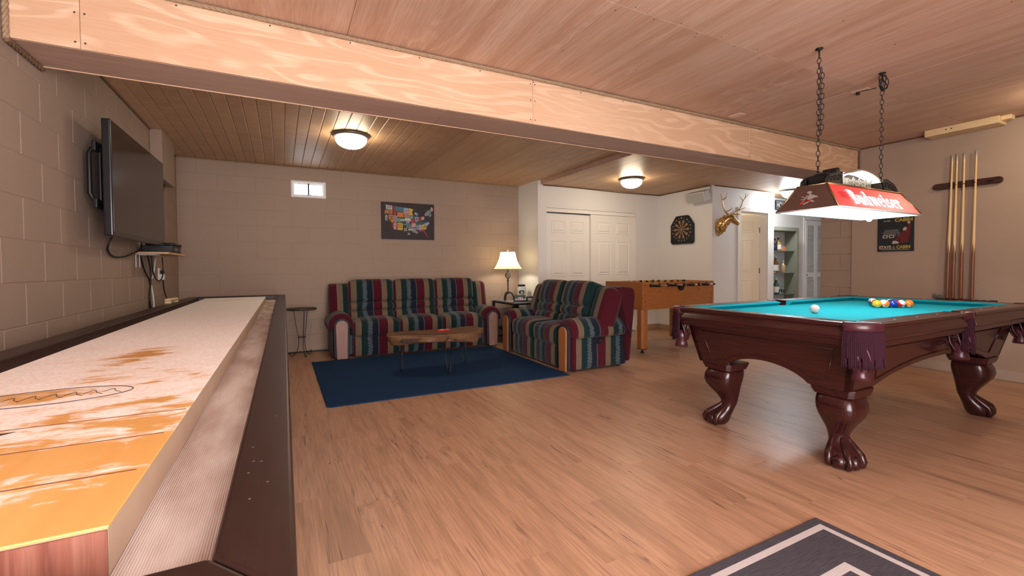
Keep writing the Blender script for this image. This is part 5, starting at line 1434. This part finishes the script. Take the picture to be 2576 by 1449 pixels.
MB().torus((0, 0, .485), .222, .003, 40, 5).build('shade_rim', plain('rim', (.45, .38, .25), .7), TL); MB().torus((0, 0, .745), .113, .003, 30, 5).build('shade_rim', bpy.data.materials['rim'], TL)
MB().tube([(0, 0, .56), (.0, .045, .60), (0, .05, .70), (0, 0, .755), (0, -.05, .70), (0, -.045, .60), (0, 0, .56)], .0025, 5).build('harp', MBRASS, TL)
MB().sphere((0, 0, .61), .036, (1, 1, 1.25), 16, 12).build('bulb', emit('lamp_bulb', (1, .88, .66), E_SHADE*30), TL)
MB().sphere((0, 0, .772), .015).build('finial', MCHROME, TL)

JR = thing('glass_jar', 'glass jar with black lid and oval black label on the end table', 'jar', (3.345, 6.13, .6005), -.5)
jb = NT('jar_glass'); jb = jb.fin((.62, .70, .72), .08, 0, .6, Alpha=.42)
MB().lathe([(.060, 0), (.070, .008), (.072, .03), (.072, .175), (.066, .195), (.052, .205), (.052, .222)], 26).build('jar_body', jb, JR)
MB().lathe([(.057, .215), (.057, .242), (.0001, .242)], 26).build('jar_lid', MBLK, JR)
ov = MB(); ov.prism(arc(0, .125, 1, 0, 2*PI-.2, 24), 0, .001, 'y')
ov = MB(); ov.loft([[(.075*math.sin(a*.62*math.cos(t_)), -.075*math.cos(a*.62*math.cos(t_)), .125+.030*math.sin(t_)) for a, t_ in [((1 if 1 else 0), 2*PI*k/24) for k in range(24)]]]*1+[[(.0735*math.sin(.62*math.cos(2*PI*k/24)), -.0735*math.cos(.62*math.cos(2*PI*k/24)), .125+.030*math.sin(2*PI*k/24)) for k in range(24)]])
ov.build('jar_label', MBLK, JR)
cn = MB(); rn = random.Random(9)
for k in range(40):
    a = rn.uniform(0, 2*PI); q = .05*math.sqrt(rn.random()); cn.sphere((q*math.cos(a), q*math.sin(a), .016+rn.random()*.075), .011, nu=8, nv=6)
cn.build('candy_pieces', plain('candy_red', (.35, .10, .09), .4), JR)['kind'] = 'stuff'
GB = thing('card_display', 'green card display with white chips in a black tray on the end table', 'game set', (3.150, 5.81, .6005), -.32)
MB().box(-.090, -.045, 0, .090, .055, .024).build('tray', MBLK, GB, .004)
MB().box(-.085, .045, .024, .078, .055, .095).build('back_card', plain('card_green', (.012, .045, .028), .5), GB)
for k in range(5): MB().sphere((-.068+k*.034, .0, .030), .0165, (1, 1, .8), 12, 8).build('white_chip', plain('chip_white', (.6, .6, .62), .4) if 'chip_white' not in bpy.data.materials else bpy.data.materials['chip_white'], GB)
MB().prism([(-.04, .032), (.045, .032), (.05, .055), (.02, .068), (-.03, .064)], .0435, .045, 'y').build('printed_motif', plain('motif_pink', (.5, .25, .28), .5), GB)
PF = thing('photo_frame', 'small black framed photo leaning on the end table', 'photo frame', (3.335, 5.79, .6005), -.38)
MB().box(-.085, -.006, 0, .085, .006, .072, M=rot('X', -.12)).build('frame', MBLK, PF, .003)
MB().puff(-.06, -.0085, .010, .045, -.0058, .05, .012, 3, M=rot('X', -.12)).build('photo_motif', plain('photo_white', (.5, .5, .52), .4), PF)

# small round stand beside the sofa
SD = thing('round_stand', 'small round black plant stand with wire legs left of the sofa', 'side table', (.225, 6.235, 0))
MB().lathe([(.0001, .588), (.168, .588), (.176, .594), (.176, .606), (.170, .610), (.0001, .610)], 40).build('stand_top', plain('dark_round_top', (.035, .028, .022), .5, nscale=12, namp=.3), SD)
for k in range(3):
    a = -PI/2+.25+k*2*PI/3; c, s_ = math.cos(a), math.sin(a)
    P = [(.095, .588), (.075, .42), (.045, .25), (.042, .18), (.055, .09), (.085, .03), (.125, .006), (.150, .018), (.155, .040), (.140, .050), (.128, .040)]
    MB().tube(smooth_path([(r_*c, r_*s_, z) for r_, z in P], 4), .0042, 6).build('wire_leg', MBLKM, SD)
MB().torus((0, 0, .24), .045, .0035, 20, 5).build('leg_ring', MBLKM, SD)

# ================================================================== map picture
MP = thing('map_canvas', 'dark canvas picture of a map made of licence plates above the sofa', 'picture', (1.66, YB, 1.79))
MCAN = plain('canvas_dark', (.030, .023, .024), .7, nscale=5, namp=.35)
MB().box(-.385, -.032, -.262, .385, -.002, .262).build('canvas', MCAN, MP, .003)
def patch(poly, col, name='state_patch'):
    key = 'plate_%d_%d_%d' % tuple(int(c*100) for c in col)
    m_ = bpy.data.materials.get(key) or plain(key, col, .6, nscale=40, namp=.25)
    # picture coordinates 0..1000 x 0..700, y downwards
    P = [((x-500)/1000*.77, (350-y)/700*.524) for x, y in poly]
    MB().prism(P, -.0335, -.0318, 'y').build(name, m_, MP)
    return P
W1_, O1, Y1, BL, NV, GR, RD, PK, TL_, GY, BK, LB = (.50, .50, .46), (.52, .17, .035), (.55, .36, .03), (.05, .15, .22), (.03, .05, .16), (.015, .13, .08), (.32, .03, .04), (.48, .28, .24), (.10, .24, .24), (.22, .22, .25), (.02, .02, .022), (.28, .33, .45)
ST_ = [([(80, 55), (195, 65), (200, 140), (85, 130)], W1_), ([(75, 140), (205, 148), (200, 225), (50, 215)], O1), ([(48, 225), (125, 232), (125, 310), (200, 430), (195, 480), (130, 430), (60, 310)], BK),
       ([(130, 235), (225, 242), (225, 380), (185, 390), (130, 310)], O1), ([(212, 65), (245, 70), (250, 160), (275, 175), (275, 240), (228, 240)], RD), ([(250, 72), (405, 90), (405, 180), (260, 170)], BL), ([(290, 182), (402, 190), (400, 285), (290, 278)], O1),
       ([(228, 245), (290, 250), (290, 385), (228, 382)], GY), ([(295, 290), (430, 300), (430, 380), (295, 372)], GR), ([(200, 385), (290, 390), (280, 520), (255, 525), (200, 480)], RD), ([(292, 385), (390, 392), (385, 525), (290, 525)], Y1),
       ([(408, 92), (505, 100), (508, 150), (408, 145)], LB), ([(408, 150), (510, 155), (515, 205), (408, 200)], PK), ([(408, 205), (520, 210), (530, 280), (408, 275)], PK), ([(432, 285), (540, 290), (545, 350), (432, 345)], W1_), ([(432, 352), (545, 356), (548, 405), (395, 400)], NV),
       ([(393, 405), (550, 412), (555, 480), (460, 475), (455, 430), (393, 425)], TL_), ([(392, 430), (450, 432), (455, 480), (560, 490), (575, 545), (520, 570), (495, 640), (460, 600), (440, 545), (392, 530)], BK),
       ([(510, 95), (600, 120), (565, 165), (590, 235), (515, 235)], Y1), ([(520, 240), (600, 242), (615, 300), (530, 300)], GR), ([(605, 170), (660, 160), (690, 200), (680, 250), (610, 245)], NV), ([(535, 305), (615, 305), (640, 380), (548, 378)], RD), ([(555, 385), (640, 385), (635, 460), (560, 470)], PK),
       ([(562, 475), (630, 470), (640, 530), (690, 560), (660, 585), (580, 560)], GY), ([(622, 255), (685, 255), (690, 340), (645, 370), (620, 310)], LB), ([(695, 255), (740, 255), (738, 340), (695, 345)], RD), ([(745, 255), (800, 245), (805, 300), (745, 325)], PK), ([(705, 175), (745, 165), (760, 240), (700, 245)], BK),
       ([(640, 385), (760, 345), (790, 370), (700, 405), (640, 415)], GR), ([(640, 420), (700, 410), (700, 510), (645, 515)], GY), ([(702, 410), (745, 405), (760, 510), (705, 520)], LB), ([(750, 405), (790, 395), (850, 460), (830, 500), (765, 505)], Y1), ([(680, 525), (800, 515), (850, 600), (880, 660), (850, 640), (790, 540), (690, 540)], RD),
       ([(790, 385), (890, 350), (905, 370), (850, 440), (800, 400)], LB), ([(760, 345), (840, 320), (900, 330), (890, 348), (790, 370)], NV), ([(805, 240), (890, 225), (905, 290), (810, 300)], BK), ([(810, 190), (870, 120), (890, 130), (900, 225), (815, 235)], GY), ([(890, 115), (925, 95), (935, 180), (900, 225)], TL_), ([(930, 60), (960, 55), (985, 110), (945, 150), (930, 110)], PK), ([(905, 230), (940, 190), (945, 210), (910, 260)], LB)]
cen = []
for p, c in ST_:
    P = patch(p, c); cen.append((sum(q[0] for q in P)/len(P), sum(q[1] for q in P)/len(P)))
MPT = plain('plate_text', (.55, .52, .46), .6); MPD = plain('plate_text_dark', (.10, .05, .03), .6)
for (s_, x, y, z, r_, dk) in (('DES', 140, 95, .05, 0, 1), ('T 50', 125, 185, .055, 0, 1), ('205', 175, 300, .06, -PI/2, 1), ('CJ490', 362, 335, .055, 0, 0), ('379', 480, 380, .045, 0, 0), ('SZ 498', 490, 515, .055, 0, 0), ('74', 500, 600, .045, 0, 0), ('2812', 500, 445, .035, 0, 1), ('90106', 242, 455, .048, -PI/2, 0), ('ZZ', 335, 450, .06, -PI/2, 1), ('50 EC', 465, 245, .045, 0, 1), ('92', 800, 455, .045, -.6, 1), ('NDD', 85, 300, .045, -PI/2, 0), ('JIC', 565, 270, .04, 0, 0), ('MC', 648, 205, .045, -.5, 0), ('0024', 655, 310, .035, -PI/2, 1)):
    text('plate_lettering', s_, s_ and z, MPD if dk else MPT, MP, on_wall((x-500)/1000*.77, -.0338, (350-y)/700*.524, '-y') @ rot('Z', r_), .0002, .001, .8)

# ================================================================== ceiling lights
def dome(name, label, x, y, z, st, col, r=.178):
    D_ = thing(name, label, 'ceiling light', (x, y, z))
    MB().lathe([(.0001, -.0005), (r*.80, -.0005), (r, -.006), (r*1.0, -.014), (r*.96, -.026), (r*.86, -.036), (r*.80, -.036), (r*.80, -.02), (.0001, -.02)], 40).build('lamp_rim', MGREYM, D_)
    pr = [(r*.83*math.cos(a), -.048-.090*math.sin(a)) for a in [PI/2*k/9 for k in range(10)]]
    pr[-1] = (.0001, -.138)
    MB().lathe([(r*.79, -.037)]+pr, 36).build('glass_bowl', emit('bowl_glow_'+name+str(round(x, 1)), col, st), D_)
    MB().lathe([(.0001, -.148), (.006, -.146), (.008, -.140), (.0001, -.136)], 12).build('bowl_finial', MGREYM, D_)
    return D_
dome('dome_light', 'lit glass dome light on the grooved boards above the sofa', .645, 4.72, ZC1, E_DOME, WARM)
dome('dome_light', 'lit glass dome light on the ceiling in front of the closet doors', 4.50, 4.93, ZC3, E_DOME*1.05, WARM)
dome('dome_light', 'lit glass dome light in the hall next to the word sign', 7.62, 4.50, ZC3, E_HALL, COOL)
dome('dome_light', 'glass dome light on the front ceiling over the right side of the room', 5.45, 1.0, ZC2, E_DOME_FRONT*1.8, WARM)
dome('dome_light', 'glass dome light on the front ceiling behind the viewer', 2.6, -.45, ZC2, E_DOME_FRONT, NEUT)
dome('dome_light', 'glass dome light on the front ceiling over the near end of the shuffleboard table', .80, .12, ZC2, E_DOME_FRONT*1.25, (1, .90, .84))
dome('dome_light', 'glass dome light inside the small room behind the hall door', 6.75, 5.7, ZC3, E_DOME, WARM)
